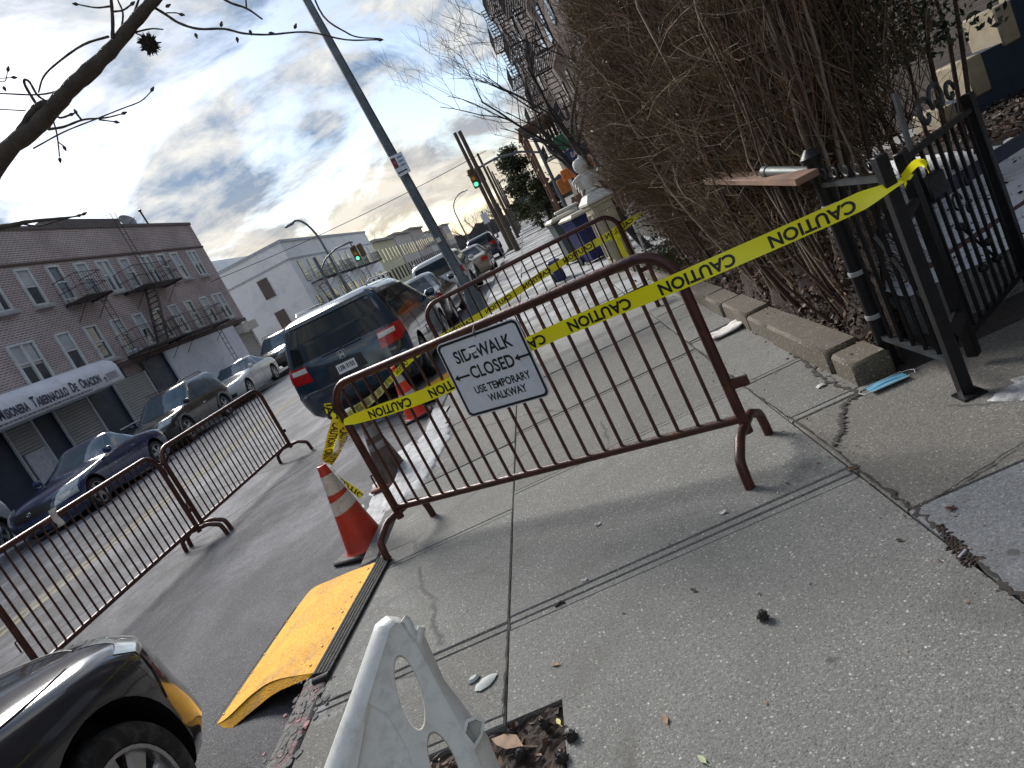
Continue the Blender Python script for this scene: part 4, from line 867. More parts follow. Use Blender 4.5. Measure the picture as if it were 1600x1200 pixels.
m = MB(); wallbox(m, BX-.1, BX+.05, BY0, BY1, 7.98, 8.06); wallbox(m, BX-.1, BX+.07, BY0, BY1+.01, 3.34, 3.52); part(m, 'belt_course', M('belt_dark', (.10, .07, .065), .85), t, smooth=0)
sp = lambda cx, cy: (cx*.3, 320+cy*.3)
row2 = [(-150, 610, 0), (30, 556, 2), (230, 520, 0), (365, 465, 1), (510, 455, 0), (620, 440, 2), (722, 418, 0), (830, 402, 2), (905, 385, 1), (972, 373, 0), (1060, 358, 2)]
row1 = [(230, 908, 2), (435, 843, 0), (568, 786, 1), (690, 745, 0), (800, 712, 0), (890, 682, 1), (972, 655, 0), (1048, 626, 1), (1118, 592, 0), (1190, 576, 2)]
def uw(par, *a): 
    o = window(par, a[0]-par.location[0], a[1]-par.location[1], *a[2:]); return o
for px_, py_, s in row2: y = xp(*sp(px_, py_), BX)[1]; uw(t, BX, y-.15, 6.38, 7.85, 1.0 if s == 2 else .82, s)
for px_, py_, s in row1: y = xp(*sp(px_, py_), BX)[1]; uw(t, BX, y-.15, 3.78, 5.28, 1.35 if (s == 2) else .85, s)
# ground floor
def gpanel(name, mat, y0, y1, z0, z1, x=BX-.2): m = MB(); wallbox(m, x-.1, x, y0, y1, z0, z1); part(m, name, mat, t, smooth=0)
yy = lambda px, py: xp(px, py, BX-.2)[1]
ya = yy(150, 625); gpanel('shop_front', NAVYP, BY0, yy(197, 585)-.03, -.1, 3.4)
for a, b, z0 in ((yy(25, 690), yy(48, 668), 1.9), (yy(98, 655), yy(130, 622), .4), (yy(181, 600), yy(205, 590)+.9, .4)):
    gpanel('roller_shutter', SHUTM, a-.3, b, z0, 2.9, BX-.14); m = MB()
    for q in (a-.34, b+.04): m = MB(); wallbox(m, BX-.16, BX-.08, q-.03, q+.03, -.1, 2.9); part(m, 'shutter_rail', FRM, t, smooth=0)
gpanel('white_door', M('door_white', (.50, .51, .55), .5), yy(36, 700)-.2, yy(60, 690)+.1, 0, 1.88, BX-.15)
yg0, yg1 = yy(205, 585)+1.0, yy(247, 548); gpanel('garage_front', NAVYP, yg0, yg1, -.1, 3.3, BX-.12)
gpanel('painted_wall', M('wall_white_paint', (.70, .74, .82), .75, 0, .08, .8, dirt=((.40, .40, .42), .4, 1.2)), yg1, yy(358, 510), -.1, 3.33, BX+.02)
gpanel('roller_shutter', SHUTM, yy(358, 510)+.1, yy(383, 505)-.1, -.1, 2.7, BX-.05); gpanel('end_pier', M('pier_pale', (.5, .49, .45), .8), yy(383, 505)-.05, BY1, -.1, 3.33, BX+.01)
m = MB(); wallbox(m, BX-.05, BX+.45, yy(358, 510)+.05, yy(383, 505), 2.72, 3.2); part(m, 'shutter_box', M('shutter_box', (.48, .46, .42), .6), t)
gpanel('dark_hatch', TRIM, yy(290, 580), yy(300, 575), .6, 1.75, BX+.05)
# awning with the church name
AW = M('awning_white', (.76, .77, .82), .6, 0, .06, .8, dirt=((.40, .40, .42), .35, 2)); ATX = M('awning_navy', (.035, .035, .085), .5)
ay1 = xp(195, 591, BX+1)[1]; ay0 = 12.0; a_ = thing('awning', 'white church awning with purple lettering over the brick building entrance', 'awning', (BX+1, ay1, 2.8))
m = MB(); prof = [(-1.05, 0), (0, 0), (.02, .02), (0.0, .60), (-.10, .80), (-.38, .98), (-1.05, 1.08)]
m.loft([[(x, y, z) for x, z in prof] for y in (ay0-ay1, -.25, -.06, 0)]); m.build('canopy', AW, a_, smooth=50)
m = MB(); addtext(m, 'ORACION', .40, lambda x, y: (.016-.03*(y+.26)/.46*0+.012, x-1.35, y+.24), sx=.60, align='RIGHT', bold=.004); m = MB()
def small_caps(m, s, right, z, size, sx):
    """capitals larger than the rest, set right-aligned; x runs along +Y"""
    cur = right
    for w in s.split()[::-1]:
        V, F = text(w[1:].upper(), size*.80, sx=sx, bold=.014, align='RIGHT'); wd = max(v[0] for v in V)-min(v[0] for v in V); m.add([(.027, cur+x, z-size*.09+y) for x, y in V], F); cur -= wd+.02
        V, F = text(w[0].upper(), size, sx=sx*1.05, bold=.014, align='RIGHT'); wd = max(v[0] for v in V)-min(v[0] for v in V); m.add([(.027, cur+x, z+y) for x, y in V], F); cur -= wd+.20
    return cur
endx = small_caps(m, 'Iglesia Misionera Tabernaculo De Oracion', -1.35, .37, .50, .60); m.build('lettering', ATX, a_, smooth=0)
m = MB(); 
for k, z in ((0, .065), (1, .105)): m.box((.022, -4.9, z), (.006, 5.6, .012))
for y in (-7.7, -2.1): m.box((.022, y, .085), (.006, .012, .052))
for i in range(26): m.box((.0225, -7.5+i*.21, .085), (.006, .05+.07*((i*7) % 3)/2, .018))
m.build('subtitle_band', ATX, a_, smooth=0)
m = MB()
for i in range(5): m.box((.022, -.62, .40-i*.055), (.006, .75-.1*(i % 2), .018))
m.tube([(.026, -1.1, .12), (.026, -1.1, .34)], .012, 5); m.tube([(.026, -1.2, .27), (.026, -1.0, .27)], .012, 5); m.build('address_lines', ATX, a_, smooth=0)
# fire escapes
IRONW = M('iron_weathered', (.050, .038, .038), .6, .3, .3, 10)
def fire_escape(label, y0, y1, z, ladder, par_x=BX, proj=1.0, stairs=None, top=None):
    f = thing('fire_escape', label, 'fire escape', (par_x, (y0+y1)/2, z), 0, 'iron fire escapes'); w = (y1-y0)/2
    m = MB()
    for k in range(9): m.box((.06+k*(proj-.08)/8, 0, 0), (.05, 2*w, .04))
    m.box((proj/2, -w, -.04), (proj, .05, .08)); m.box((proj/2, w, -.04), (proj, .05, .08)); m.build('platform', IRONW, f, smooth=0)
    m = MB()
    for q in (.45, .92): m.tube([(0, -w, q), (proj, -w, q), (proj, w, q), (0, w, q)], .015, 5)
    n = int(2*w/.16)
    for k in range(n+1): y = -w+2*w*k/n; m.tube([(proj, y, 0), (proj, y, .92)], .009, 4)
    for k in range(5):
        for s in (-w, w): m.tube([(proj*k/5, s, 0), (proj*k/5, s, .92)], .009, 4)
    for s in (-w*.8, w*.8): m.tube([(0, s, -.75), (proj*.9, s, -.03)], .015, 5)
    m.build('railing', IRONW, f)
    if ladder:
        m = MB(); ly, zb = ladder
        for s in (-.2, .2): m.tube([(proj*.8, ly+s, .3), (proj*.8, ly+s, zb)], .015, 5)
        for k in range(int((.3-zb)/.3)): m.tube([(proj*.8, ly-.2, zb+k*.3), (proj*.8, ly+.2, zb+k*.3)], .014, 4)
        m.build('ladder', IRONW, f)
    if stairs:
        m = MB(); yA, yB, zb = stairs
        for s in (.25, .75): m.box((0, 0, 0), (.03, math.hypot(yB-yA, zb), .16), Mx=Matrix.Translation((s*proj, (yA+yB)/2, zb/2))@Matrix.Rotation(math.atan2(zb, yB-yA), 4, 'X'))
        for k in range(11): u = k/10; m.box((.5*proj, yA+(yB-yA)*u, zb*u), (.5*proj, .2, .025))
        m.build('stairs', IRONW, f, smooth=0)
    if top:
        m = MB()
        for s in (-.2, .2): m.tube([(.25, top+s, 0), (.25, top+s, BT+.6-z), (-.3, top+s, BT+.7-z)], .015, 5)
        for k in range(10): m.tube([(.25, top-.2, .3+k*.3), (.25, top+.2, .3+k*.3)], .009, 4)
        m.build('roof_ladder', IRONW, f)
    return f
Y_ = lambda cx, cy: xp(*sp(cx, cy), BX)[1]
fa, fb = Y_(305, 470), Y_(425, 445)
fire_escape('small iron fire escape on the top floor towards the left of the brick facade', fa, fb+.2, 6.2, (.3, -3.3))
fa, fb = Y_(640, 455), Y_(845, 410)
fire_escape('wide iron fire escape on the top floor in the middle of the brick facade', fa, fb, 6.2, None, stairs=(-.4, -2.0, -2.5), top=.6)
fa, fb = Y_(650, 770), Y_(860, 690); fire_escape('lower iron fire escape above the navy garage front', fa, fb, 3.62, None)
fa, fb = Y_(900, 685), Y_(1100, 620); fire_escape('lower iron fire escape with drop ladder above the white painted wall', fa, fb, 3.62, (.8, -2.0))
# dish and vent on the roof
d_ = thing('satellite_dish', 'grey satellite dish on the brick building roof', 'dish', tuple(xp(198, 349, BX-.8)))
MB().lathe([(.02, 0), (.2, .03), (.36, .11), (.42, .17), (.42, .18), (.34, .12), (.02, .02)], 24, Mx=Matrix.Rotation(R(60), 4, 'Y')@Matrix.Rotation(R(20), 4, 'X')).build('reflector', M('dish_grey', (.25, .25, .26), .5), d_)
MB().tube([(0, 0, 0), (.1, 0, -.2), (.05, 0, -.6)], .03, 6).build('mast', IRON, d_); MB().tube([(.05, 0, -.1), (.5, .1, .1)], .015, 5).build('feed_arm', IRON, d_)
v_ = thing('vent_pipe', 'slim grey vent pipe leaning on the brick building roof', 'pipe', tuple(xp(231, 348, BX-.8)-np.array((0, 0, .1)))); MB().tube([(0, 0, -.3), (0, -.1, .75)], .05, 8).build('pipe', IRON, v_); MB().lathe([(.09, 0), (.09, .08), (.02, .12)], 10, c=(0, -.1, .75)).build('cap', IRON, v_)
# iron railing in front of the church
rl = thing('area_railing', 'black iron railing in front of the church between the parked cars', 'railing', (BX+.9, 26.6, .06)); m = MB()
for k in range(24): m.tube([(0, -1.6+k*.14, 0), (0, -1.6+k*.14, 1.15)], .012, 4)
m.build('balusters', IRON, rl); m = MB(); m.tube([(0, -1.7, 1.15), (0, 1.7, 1.15)], .025, 6); m.tube([(0, -1.7, .15), (0, 1.7, .15)], .02, 6); m.build('rails', FRM, rl)
# ------------------------------------------------------------------ pale corner building beyond the side street
PW = M('white_render', (.82, .84, .85), .85, 0, .06, .3, dirt=((.50, .53, .56), .5, .6)); DWIN = glass('dark_window', (.03, .03, .03)); SX_ = -17.0
t = thing('corner_building', 'pale three storey corner building with fire escapes beyond the side street', 'building', (SX_, 56, 0)); HT = 7.75
m = MB(); wallbox(m, SX_-22, SX_, 55, 85, -.2, HT); part(m, 'wall', PW, t, smooth=0)
m = MB(); wallbox(m, SX_-22.1, SX_+.1, 54.9, 85.1, HT, HT+.2); wallbox(m, SX_-22.06, SX_+.06, 54.93, 85, 6.35, 6.47); part(m, 'cornice', M('cornice_grey', (.42, .45, .48), .8), t, smooth=0)
m = MB(); wallbox(m, SX_-20, SX_-8, 58, 70, HT+.2, HT+2.0); part(m, 'roof_house', PW, t, smooth=0)
m = MB(); wallbox(m, SX_-22, SX_-.5, 54.9, 54.97, -.1, 1.5); part(m, 'painted_base', M('green_base', (.03, .06, .05), .7), t, smooth=0)
for x in (SX_-12.2, SX_-7.5, SX_-2.6):
    for z0 in (1.9, 4.5):
        if x == SX_-12.2 and z0 < 3: continue
        m = MB(); wallbox(m, x-.42, x+.42, 54.93, 54.99, z0, z0+1.5); part(m, 'window', DWIN, t, smooth=0)
for i in range(11):
    for z0 in (1.5, 4.45):
        m = MB(); y = 57+i*2.55; wallbox(m, SX_+.01, SX_+.05, y-.5, y+.5, z0, z0+1.7); part(m, 'window', DWIN, t, smooth=0)
for i, (y, z) in enumerate(((59.5, 4.2), (66, 4.2), (72.5, 4.2), (79, 4.2), (59.5, 1.3), (67, 1.3), (75, 1.3))):
    fire_escape('black iron fire escape on the pale corner building, '+('upper' if z > 3 else 'lower')+' row, '+('nearest', 'second', 'third', 'farthest')[i % 4]+' of its row', y-2.4, y+2.4, z, None, par_x=SX_+.02, proj=1.1, stairs=(-.3, -1.9, 2.5) if z < 3 else None)
# more houses along the far side
def rowhouse(label, x, y0, y1, h, col, depth=11, dark=(.04, .04, .045), rows=2):
    t = thing('terrace_house', label, 'house', (x, (y0+y1)/2, 0), 0, 'terrace houses far down the street'); s = 1 if x < 0 else -1; m = MB(); wallbox(m, min(x, x-s*depth), max(x, x-s*depth), y0+.02, y1-.02, -.2, h); part(m, 'wall', M('wall_%d' % int(abs(col[0])*1000+abs(col[2])*77+y0), col, .85, 0, .12, .3), t, smooth=0)
    m = MB(); wallbox(m, min(x+s*.4, x-s*depth), max(x+s*.4, x-s*depth), y0, y1, h, h+.3); part(m, 'cornice', M('cornice_mix', (.25, .24, .22), .8), t, smooth=0); k = max(2, int((y1-y0)/2.2))
    for i in range(k):
        for r in range(rows):
            m = MB(); y = y0+(i+.5)*(y1-y0)/k; a, b = (x+.01, x+.06) if s > 0 else (x-.06, x-.01); wallbox(m, a, b, y-.45, y+.45, 1.3+r*2.7, 2.9+r*2.7); part(m, 'window', DWIN, t, smooth=0)
    return t
cols = [(.50, .48, .33), (.46, .43, .40), (.38, .34, .32), (.52, .50, .46), (.30, .22, .19), (.44, .42, .40)]
nm = ['pale yellow gabled wall house next after the corner building', 'cream terrace house with dark windows behind the lamp post, nearest', 'grey terrace house behind the lamp post, second of the far row', 'off white terrace house far down the street', 'brown brick terrace house far down the street, left side', 'pale grey house at the far end of the left row']
y = 88
for i in range(6): rowhouse(nm[i], -17.5, y, y+15, 6.6+.5*(i % 3), cols[i]); y += 16
# ------------------------------------------------------------------ brick apartment house on the right, far half of the block
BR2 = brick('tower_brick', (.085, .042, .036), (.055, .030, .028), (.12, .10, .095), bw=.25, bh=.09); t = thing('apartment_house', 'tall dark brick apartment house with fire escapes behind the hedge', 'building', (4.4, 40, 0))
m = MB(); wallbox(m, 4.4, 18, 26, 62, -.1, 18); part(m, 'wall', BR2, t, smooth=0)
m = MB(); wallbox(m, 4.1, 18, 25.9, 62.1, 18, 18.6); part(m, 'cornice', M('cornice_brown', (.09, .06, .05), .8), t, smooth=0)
for i in range(11):
    for r in range(5):
        m = MB(); y = 28+i*3.2; wallbox(m, 4.33, 4.39, y-.5, y+.5, 4.6+r*2.9, 6.2+r*2.9); part(m, 'window', DWIN, t, smooth=0)
for i, y in enumerate((36, 47, 57)):
    for r in range(4):
        f = fire_escape('rusty iron fire escape on the dark brick apartment house, '+('lowest', 'second', 'third', 'highest')[r]+' level, '+('near', 'middle', 'far')[i]+' stack', y-2.5, y+2.5, 4.3+r*2.9, None, par_x=4.36, proj=1.0, stairs=(1.4, -1.4, 2.8)); f.rotation_euler = (0, 0, PI)
# shops at its foot
def shopbox(name, label, y0, y1, z0, z1, x0, x1, mat, letters=None, lm=None, cat='shop sign'):
    o = thing(name, label, cat, (x0, (y0+y1)/2, z0)); MB().box(((x1-x0)/2, 0, (z1-z0)/2), (x1-x0, y1-y0, z1-z0), b=.03).build('board', mat, o)
    if letters:
        m = MB(); addtext(m, letters, (z1-z0)*.55, lambda x, y: (x+(x1-x0)/2, -(y1-y0)/2-.01, (z1-z0)/2+y), sx=.8, bold=.01); m.build('lettering', lm, o, smooth=0)
    return o
GRN = M('sign_green', (.03, .14, .08), .5); ORS = M('sign_orange', (.75, .20, .03), .5, 0, .2); BLS = M('sign_navy', (.03, .06, .14), .5); WTX = M('letter_white', (.8, .8, .8), .5)
shopbox('shop_sign', 'green shop sign board on the corner at the far right', 39.8, 40.0, 3.5, 4.3, 3.0, 5.1, GRN)
shopbox('shop_sign', 'navy and white shop sign reading EAST between the green and orange ones', 39.4, 39.6, 2.75, 3.4, 3.1, 4.5, BLS, 'EAST', WTX)
shopbox('shop_sign', 'orange shop sign board under the navy one', 39.0, 39.2, 2.05, 2.62, 2.6, 4.3, ORS)
shopbox('shop_sign', 'small amber shop board lowest beside the brown post', 40.4, 40.6, 1.5, 2.3, 2.3, 2.9, M('sign_amber', (.42, .17, .03), .6))
sh = thing('scaffold', 'brown timber sidewalk shed posts in front of the shops', 'scaffold', (2.0, 44, 0)); TB = M('timber_brown', (.16, .095, .055), .8, 0, .3, 4, .2, 20)
for i in range(3):
    for x in (0, 2.0): MB().box((x, i*3.6, 2.9), (.18, .18, 5.8), b=.01).build('post', TB, sh)
for i in range(5): MB().box((0, 3.6, 1.5+i*1.0), (.05, 7.4, .12)).build('rail', TB, sh)
MB().box((1.0, 3.6, 5.85), (2.4, 7.8, .12)).build('deck', TB, sh)
# ------------------------------------------------------------------ poles, lamps, signals, wires
STL = M('lamp_steel', (.115, .135, .155), .5, .35, .2, 2.5, .1, 20, dirt=((.22, .24, .26), .6, 5)); WOOD = M('pole_wood', (.10, .078, .058), .9, 0, .3, 3, .4, 30)
lb = np.array(yp(750, 487, 16.8)); lt = np.array(yp(479, 0, 16.8)); ld = (lt-lb)/(lt[2]-lb[2]); lp = thing('lamp_post', 'tall grey steel lamp post by the minivan with a small sign', 'lamp post', (lb[0], lb[1], 0)); Q = lambda z: ld*(z-lb[2])+np.array((0, 0, lb[2]))*0+np.array((0, 0, 0.))
pz = lambda z: (ld[0]*z, 0, z)
MB().lathe([(.20, -.3), (.20, .35), (.13, .6), (.125, .9)], 16).build('base', STL, lp); m = MB(); m.tube([pz(.5), pz(4), pz(9.3)], [.118, .108, .075], 8); m.build('pole', STL, lp, smooth=20)
m = MB(); m.tube([pz(9.0), (pz(9)[0]-.5, .0, 9.8), (pz(9)[0]-1.8, 0, 10.1)], [.05, .045, .04], 8); m.build('arm', STL, lp); MB().box((pz(9)[0]-2.1, 0, 10.08), (.7, .24, .14), b=.05).build('lamp_head', STL, lp)
sc_ = np.array(yp(625, 257, 16.62))
sg_ = thing('parking_sign', 'small white parking sign strapped to the lamp post', 'sign', tuple(sc_)); MB().box((0, 0, 0), (.30, .012, .46), b=.004).build('panel', SGN, sg_)
m = MB(); m.box((-.09, -.010, .07), (.10, .006, .22)); m.build('red_block', M('sign_maroon', (.10, .03, .04), .5), sg_); m = MB(); m.lathe([(.036, 0), (.036, .004)], 18, Mx=Matrix.Translation((-.09, -.0135, .08))@Matrix.Rotation(PI/2, 4, 'X')); m.build('red_disc', M('sign_red', (.5, .06, .06), .5), sg_)
m = MB(); m.box((.0, -.010, -.15), (.20, .006, .028)); m.add([(-.13, -.013, -.15), (-.09, -.013, -.118), (-.09, -.013, -.182)], [(0, 1, 2)]); m.build('arrow', SBK, sg_)
m = MB()
for k in range(3): m.box((.06, -.010, .15-k*.09), (.11, .006, .035))
m.build('blue_text_lines', M('sign_blue', (.12, .25, .50), .5), sg_)
stk = MB(); stk.box((0, 0, 0), (.10, .02, .10)); p = yp(685, 375, 16.66); stk.v = [(a+p[0], b+p[1], c+p[2]) for a, b, c in stk.v]; tag(stk.build('sticker', PAPER), 'small pale sticker on the lamp post', 'sticker')
def wood_pole(label, base, h, r=.15, lean=(0, 0), arm=False):
    o = thing('utility_pole', label, 'pole', tuple(base), 0, 'wooden utility poles'); m = MB(); m.tube([(0, 0, -.2), (lean[0]*.5, lean[1]*.5, h*.5), (lean[0], lean[1], h)], [r, r*.9, r*.75], 12); m.build('pole', WOOD, o)
    MB().tube([(r*1.02, 0, .0), (r*1.02+lean[0]*.3, 0, 2.6)], .035, 6).build('cable_guard', STL, o)
    if arm: MB().box((0, 0, h-.5), (1.8, .1, .12)).build('crossarm', WOOD, o)
    return o
b = gp(812, 412, 0); wood_pole('wooden utility pole by the kerb, right one of the tall pair', (-1.05, 38, 0), yp(725, 201, 38)[2], .13); wood_pole('wooden utility pole, left one of the tall pair, beside the traffic signal', (-1.5, 44, 0), yp(717, 204, 44)[2], .13)
for i, (y, hh) in enumerate(((62, 7.5), (78, 7.5), (95, 8), (115, 8))): wood_pole('thin wooden utility pole in the receding line behind the tall pair, '+('first', 'second', 'third', 'last')[i], (-1.2, y, 0), hh, .13)
GRNL = bpy.data.materials.new('signal_green'); GRNL.use_nodes = True; GRNL.node_tree.nodes['Principled BSDF'].inputs['Emission Color'].default_value = (.05, 1, .45, 1); GRNL.node_tree.nodes['Principled BSDF'].inputs['Emission Strength'].default_value = .7
SIGY = M('signal_olive', (.10, .075, .03), .6); REDO = M('signal_red_off', (.12, .02, .015), .4)
def signal(label, pole, head, mz, curve=.3):
    o = thing('traffic_signal', label, 'traffic light', tuple(pole), 0, 'traffic signals on mast arms'); h = np.array(head)-np.array(pole); z = mz-pole[2]
    MB().tube([(0, 0, 0), (0, 0, z+.3)], [.12, .09], 10).build('pole', STL, o)
    MB().tube([(0, 0, z*.86), (h[0]*.25, h[1]*.25, z*.97), (h[0]*.6, h[1]*.6, z*1.03), (h[0], h[1], z*1.02), (h[0]*1.06, h[1]*1.06, z*1.0)], .06, 8).build('mast_arm', STL, o)
    hz = float(h[2]); MB().tube([(h[0], h[1], z*1.02), (h[0], h[1], hz+.4)], .04, 6).build('hanger', STL, o)
    hd = MB().box((h[0], h[1], hz), (.36, .30, 1.08), b=.03).build('signal_head', SIGY, o)
    for k, mt in ((.34, REDO), (0, AMB), (-.34, GRNL)):
        MB().lathe([(.12, 0), (.10, .03), (.001, .04)], 14, Mx=Matrix.Translation((h[0], h[1]-.152, hz+k))@Matrix.Rotation(PI/2, 4, 'X')).build('lamp_lens', mt, hd)
        MB().tube([(h[0]+.15*math.cos(a), h[1]-.22, hz+k+.15*math.sin(a)) for a in np.linspace(0, PI, 8)], .025, 5).build('visor', SIGY, hd)
    MB().box((h[0]+.42, h[1]+.1, hz+.05), (.34, .34, .85), b=.03).build('side_head', SIGY, o)
    return o
signal('green traffic signal hanging from a mast arm in front of the wooden poles', (2.3, 42, 0), yp(740, 279, 42), 4.75)
signal('green traffic signal on a mast arm in front of the pale corner building', (-13.9, 50, -.0), yp(556, 396, 50), 5.0)
def cobra(label, base, h, dx, sc=1.):
    o = thing('street_lamp', label, 'street lamp', tuple(base), 0, 'curved street lamps'); m = MB(); P = [(0, 0, 0), (0, 0, h*.72)]+[(dx*(1-math.cos(a)), 0, h*.72+h*.28*math.sin(a)) for a in np.linspace(.2, PI*.55, 8)]
    m.tube(P, [.13*sc]+[.075*sc]*(len(P)-1), 10); m.build('pole', STL, o); e = P[-1]; MB().box((e[0]+.3*np.sign(dx), 0, e[2]-.05), (.7, .26, .16), b=.06).build('lamp_head', STL, o); return o
cobra('curved street lamp rising over the pale corner building', (-13.0, 50.4, 0), 8.0, -.95); cobra('small curved street lamp far down the street by the bare trees', (-9.6, 120, 0), 9, 2.4, 1.3)
WIRE = M('wire', (.03, .03, .03), .6)
def wire(label, a, b, sag, r=.012):
    a, b = np.array(a, float), np.array(b, float); m = MB(); m.tube([a+(b-a)*u+np.array((0, 0, -sag*4*u*(1-u))) for u in np.linspace(0, 1, 20)], r, 4); tag(m.build('overhead_wire', WIRE), label, 'wire')
wire('thin overhead wire crossing the sky behind the lamp post', yp(330, 440, 40), yp(760, 235, 40), .25, .016); wire('thin overhead wire from the corner building to the wooden poles', yp(560, 460, 60), yp(735, 290, 50), .3, .014)
st_ = thing('street_sign', 'small white street sign on a thin post before the wooden poles', 'sign', (-1.75, 37, 0)); MB().tube([(0, 0, 0), (0, 0, 2.6)], .035, 8).build('post', STL, st_); MB().box((0, -.04, 2.2), (.32, .012, .5), b=.004).build('panel', SGN, st_)
# ------------------------------------------------------------------ trees
BARK = M('bark', (.060, .050, .042), .9, 0, .35, 6, .5, 40); BARKD = M('bark_dark', (.028, .023, .021), .9, 0, .35, 8)
def bare_tree(label, base, h, seed, spread=.6, levels=5, r0=.12, lean=(0, 0), mat=BARKD, group='bare street trees', first=.38):
    q = random.Random(seed); t = thing('bare_tree', label, 'tree', tuple(base), 0, group); B = {}
    def grow(p, d, L, r, lv, out):
        k = 5; P = [p]; dd = d.copy()
        for i in range(k):
            dd = dd+Vector((q.gauss(0, .13), q.gauss(0, .13), q.gauss(.03, .09))); dd.normalize(); P.append(P[-1]+dd*L/k)
        out.append((P, [r*(1-.55*i/k) for i in range(k+1)], lv))
        if lv >= levels: return
        for c in range(q.choice((2, 3, 3)) if lv else 5):
            u = q.uniform(.35, 1.) if lv else q.uniform(first, 1.); i = min(k-1, int(u*k)); s = P[i]+(P[i+1]-P[i])*(u*k-i); a = q.uniform(0, 6.28)
            e = Vector((math.cos(a), math.sin(a), q.uniform(.1, .9)))*spread+dd*.8; e.normalize(); grow(s, e, L*q.uniform(.55, .78), max(.004, r*.52*(1.1-.4*u)), lv+1, out)
    out = []; grow(Vector((0, 0, -.1)), Vector((lean[0], lean[1], 1)).normalized(), h*.48, r0, 0, out)
    for nm, lo, hi, sd_ in (('trunk', 0, 0, 10), ('limbs', 1, 2, 6), ('twigs', 3, 9, 3)):
        L = [o for o in out if lo <= o[2] <= hi]
        if not L: continue
        V, F = twigs(np.array([[tuple(p) for p in o[0]] for o in L]), np.array([o[1] for o in L]), sd_); npmesh(nm, V, F, mat, t, smooth=True)
    return t
bare_tree('bare street tree leaning out over the sidewalk behind the hedge', (1.75, 13.2, 0), 6.4, 8, .95, 5, .085, (-.42, -.1))
bare_tree('second bare street tree behind the hedge near the apartment house', (2.2, 19, 0), 7.2, 21, .75, 5, .10, (-.35, 0))
bare_tree('pale bare tree above the terrace houses behind the lamp post', (-21, 112, 0), 10, 4, .8, 5, .2, mat=BARK)
for i, (x, y, s) in enumerate(((-11, 150, 31), (-7, 165, 32), (-3.5, 150, 33), (-14, 175, 34), (1.5, 170, 35), (-9, 190, 36))):
    bare_tree('brown bare tree in the distance at the end of the street, '+('leftmost but one', 'middle left', 'nearest the poles', 'leftmost', 'right of the poles', 'farthest back')[i], (x, y, 0), 9, s, .8, 4, .2, group='distant bare trees', mat=BARK)
tw = MB()
def treeline(u, v): x = -260+u*520; return (x, 300+12*math.sin(x*.05), v*(7.0+1.6*math.sin(x*.11)+1.3*math.sin(x*.37+1)+random.uniform(-.8, .8)))
m = MB(); n = 260
Vt = [treeline(i/n, 0) for i in range(n+1)]+[treeline(i/n, 1) for i in range(n+1)]+[(a+.5, b+14, c*.9) for a, b, c in [treeline(i/n, 1) for i in range(n+1)]]
m.add(Vt, [(j*(n+1)+i, j*(n+1)+i+1, (j+1)*(n+1)+i+1, (j+1)*(n+1)+i) for j in range(2) for i in range(n)]); tag(m.build('far_wood', M('far_wood', (.055, .05, .052), .95, 0, .4, .15)), 'hazy brown wood closing the far end of the street', 'wood', kind='stuff')
GREENS = [M('leaf_green_dark', (.020, .032, .015), .7, 0, .5, 12), M('leaf_green', (.050, .066, .025), .7, 0, .5, 12), M('leaf_green_dry', (.085, .080, .032), .75, 0, .5, 12)]
def conifer(label, base, h, w, n, seed, size=.16, mats=None):
    g = np.random.default_rng(seed); t = thing('evergreen_tree', label, 'tree', tuple(base), 0, 'evergreen trees'); MB().tube([(0, 0, -.1), (.05, 0, h*.5), (0, 0, h*.92)], [.16, .11, .03], 8).build('trunk', BARKD, t)
    k = 60; cz = g.uniform(.12, .97, k)*h; ca = g.uniform(0, 2*PI, k); rad = w*.5*(1-(cz/h))**.65*g.uniform(.35, 1., k)+.05
    cc = np.stack([rad*np.cos(ca), rad*np.sin(ca), cz], 1); i = g.integers(0, k, n); C = cc[i]+g.normal(size=(n, 3))*np.array((.20, .20, .13))*w*.32
    V, F = leaves(C, g.uniform(.6, 1.4, n)*size, .2, .5); npmesh('crown', V, F, mats or GREENS, t, mi=g.integers(0, 3, len(F))); return t
conifer('dense green evergreen tree by the shops down the sidewalk', (.9, 56, 0), 6.4, 4.6, 9000, 1, .22); conifer('smaller dark evergreen tree in front of the shops', (1.5, 50, 0), 3.4, 2.4, 4000, 2, .18)
# ------------------------------------------------------------------ the big hedge on the right
TW = [M('twig_brown', (.165, .098, .054), .85, 0, .4, 7), M('twig_dark', (.050, .030, .020), .9, 0, .4, 7), M('twig_grey', (.22, .175, .13), .85, 0, .3, 9), M('twig_olive', (.125, .105, .040), .85, 0, .3, 9)]
hd = thing('hedge', 'huge brown leafless twiggy hedge overhanging the sidewalk', 'hedge', (2.0, 6.0, 0)); g = np.random.default_rng(5)
def sprays(n, base, tip, rad, k=6, bend=.25, wob=.05):
    u = np.linspace(0, 1, k)[None, :, None]; mid = (base+tip)/2+g.normal(size=base.shape)*bend*np.linalg.norm(tip-base, axis=1, keepdims=True)*.35+np.array((0, 0, .0))
    P = base[:, None]*(1-u)**2+2*mid[:, None]*u*(1-u)+tip[:, None]*u**2; L = np.linalg.norm(tip-base, axis=1)[:, None, None]
    P = P+g.normal(size=P.shape)*wob*L*u*.5; r = rad[:, None]*(1-.75*np.linspace(0, 1, k)[None, :]); return P, r
def face_x(y, z):           # how far the hedge leans over the pavement
    return 1.36-.58*np.clip(z/1.5, 0, 1)**1.4*np.clip((y-3.9)/2.6, 0, 1)+.62*np.clip((z-1.7)/2.2, 0, 1)+.06*np.sin(y*3.1+z*2)
HO = np.array((2.0, 6.0, 0)); NS = 330
hw = lambda y: .05+.10*np.maximum(0, y-3.95)+1.25*np.clip((y-5.6)/1.0, 0, 1)
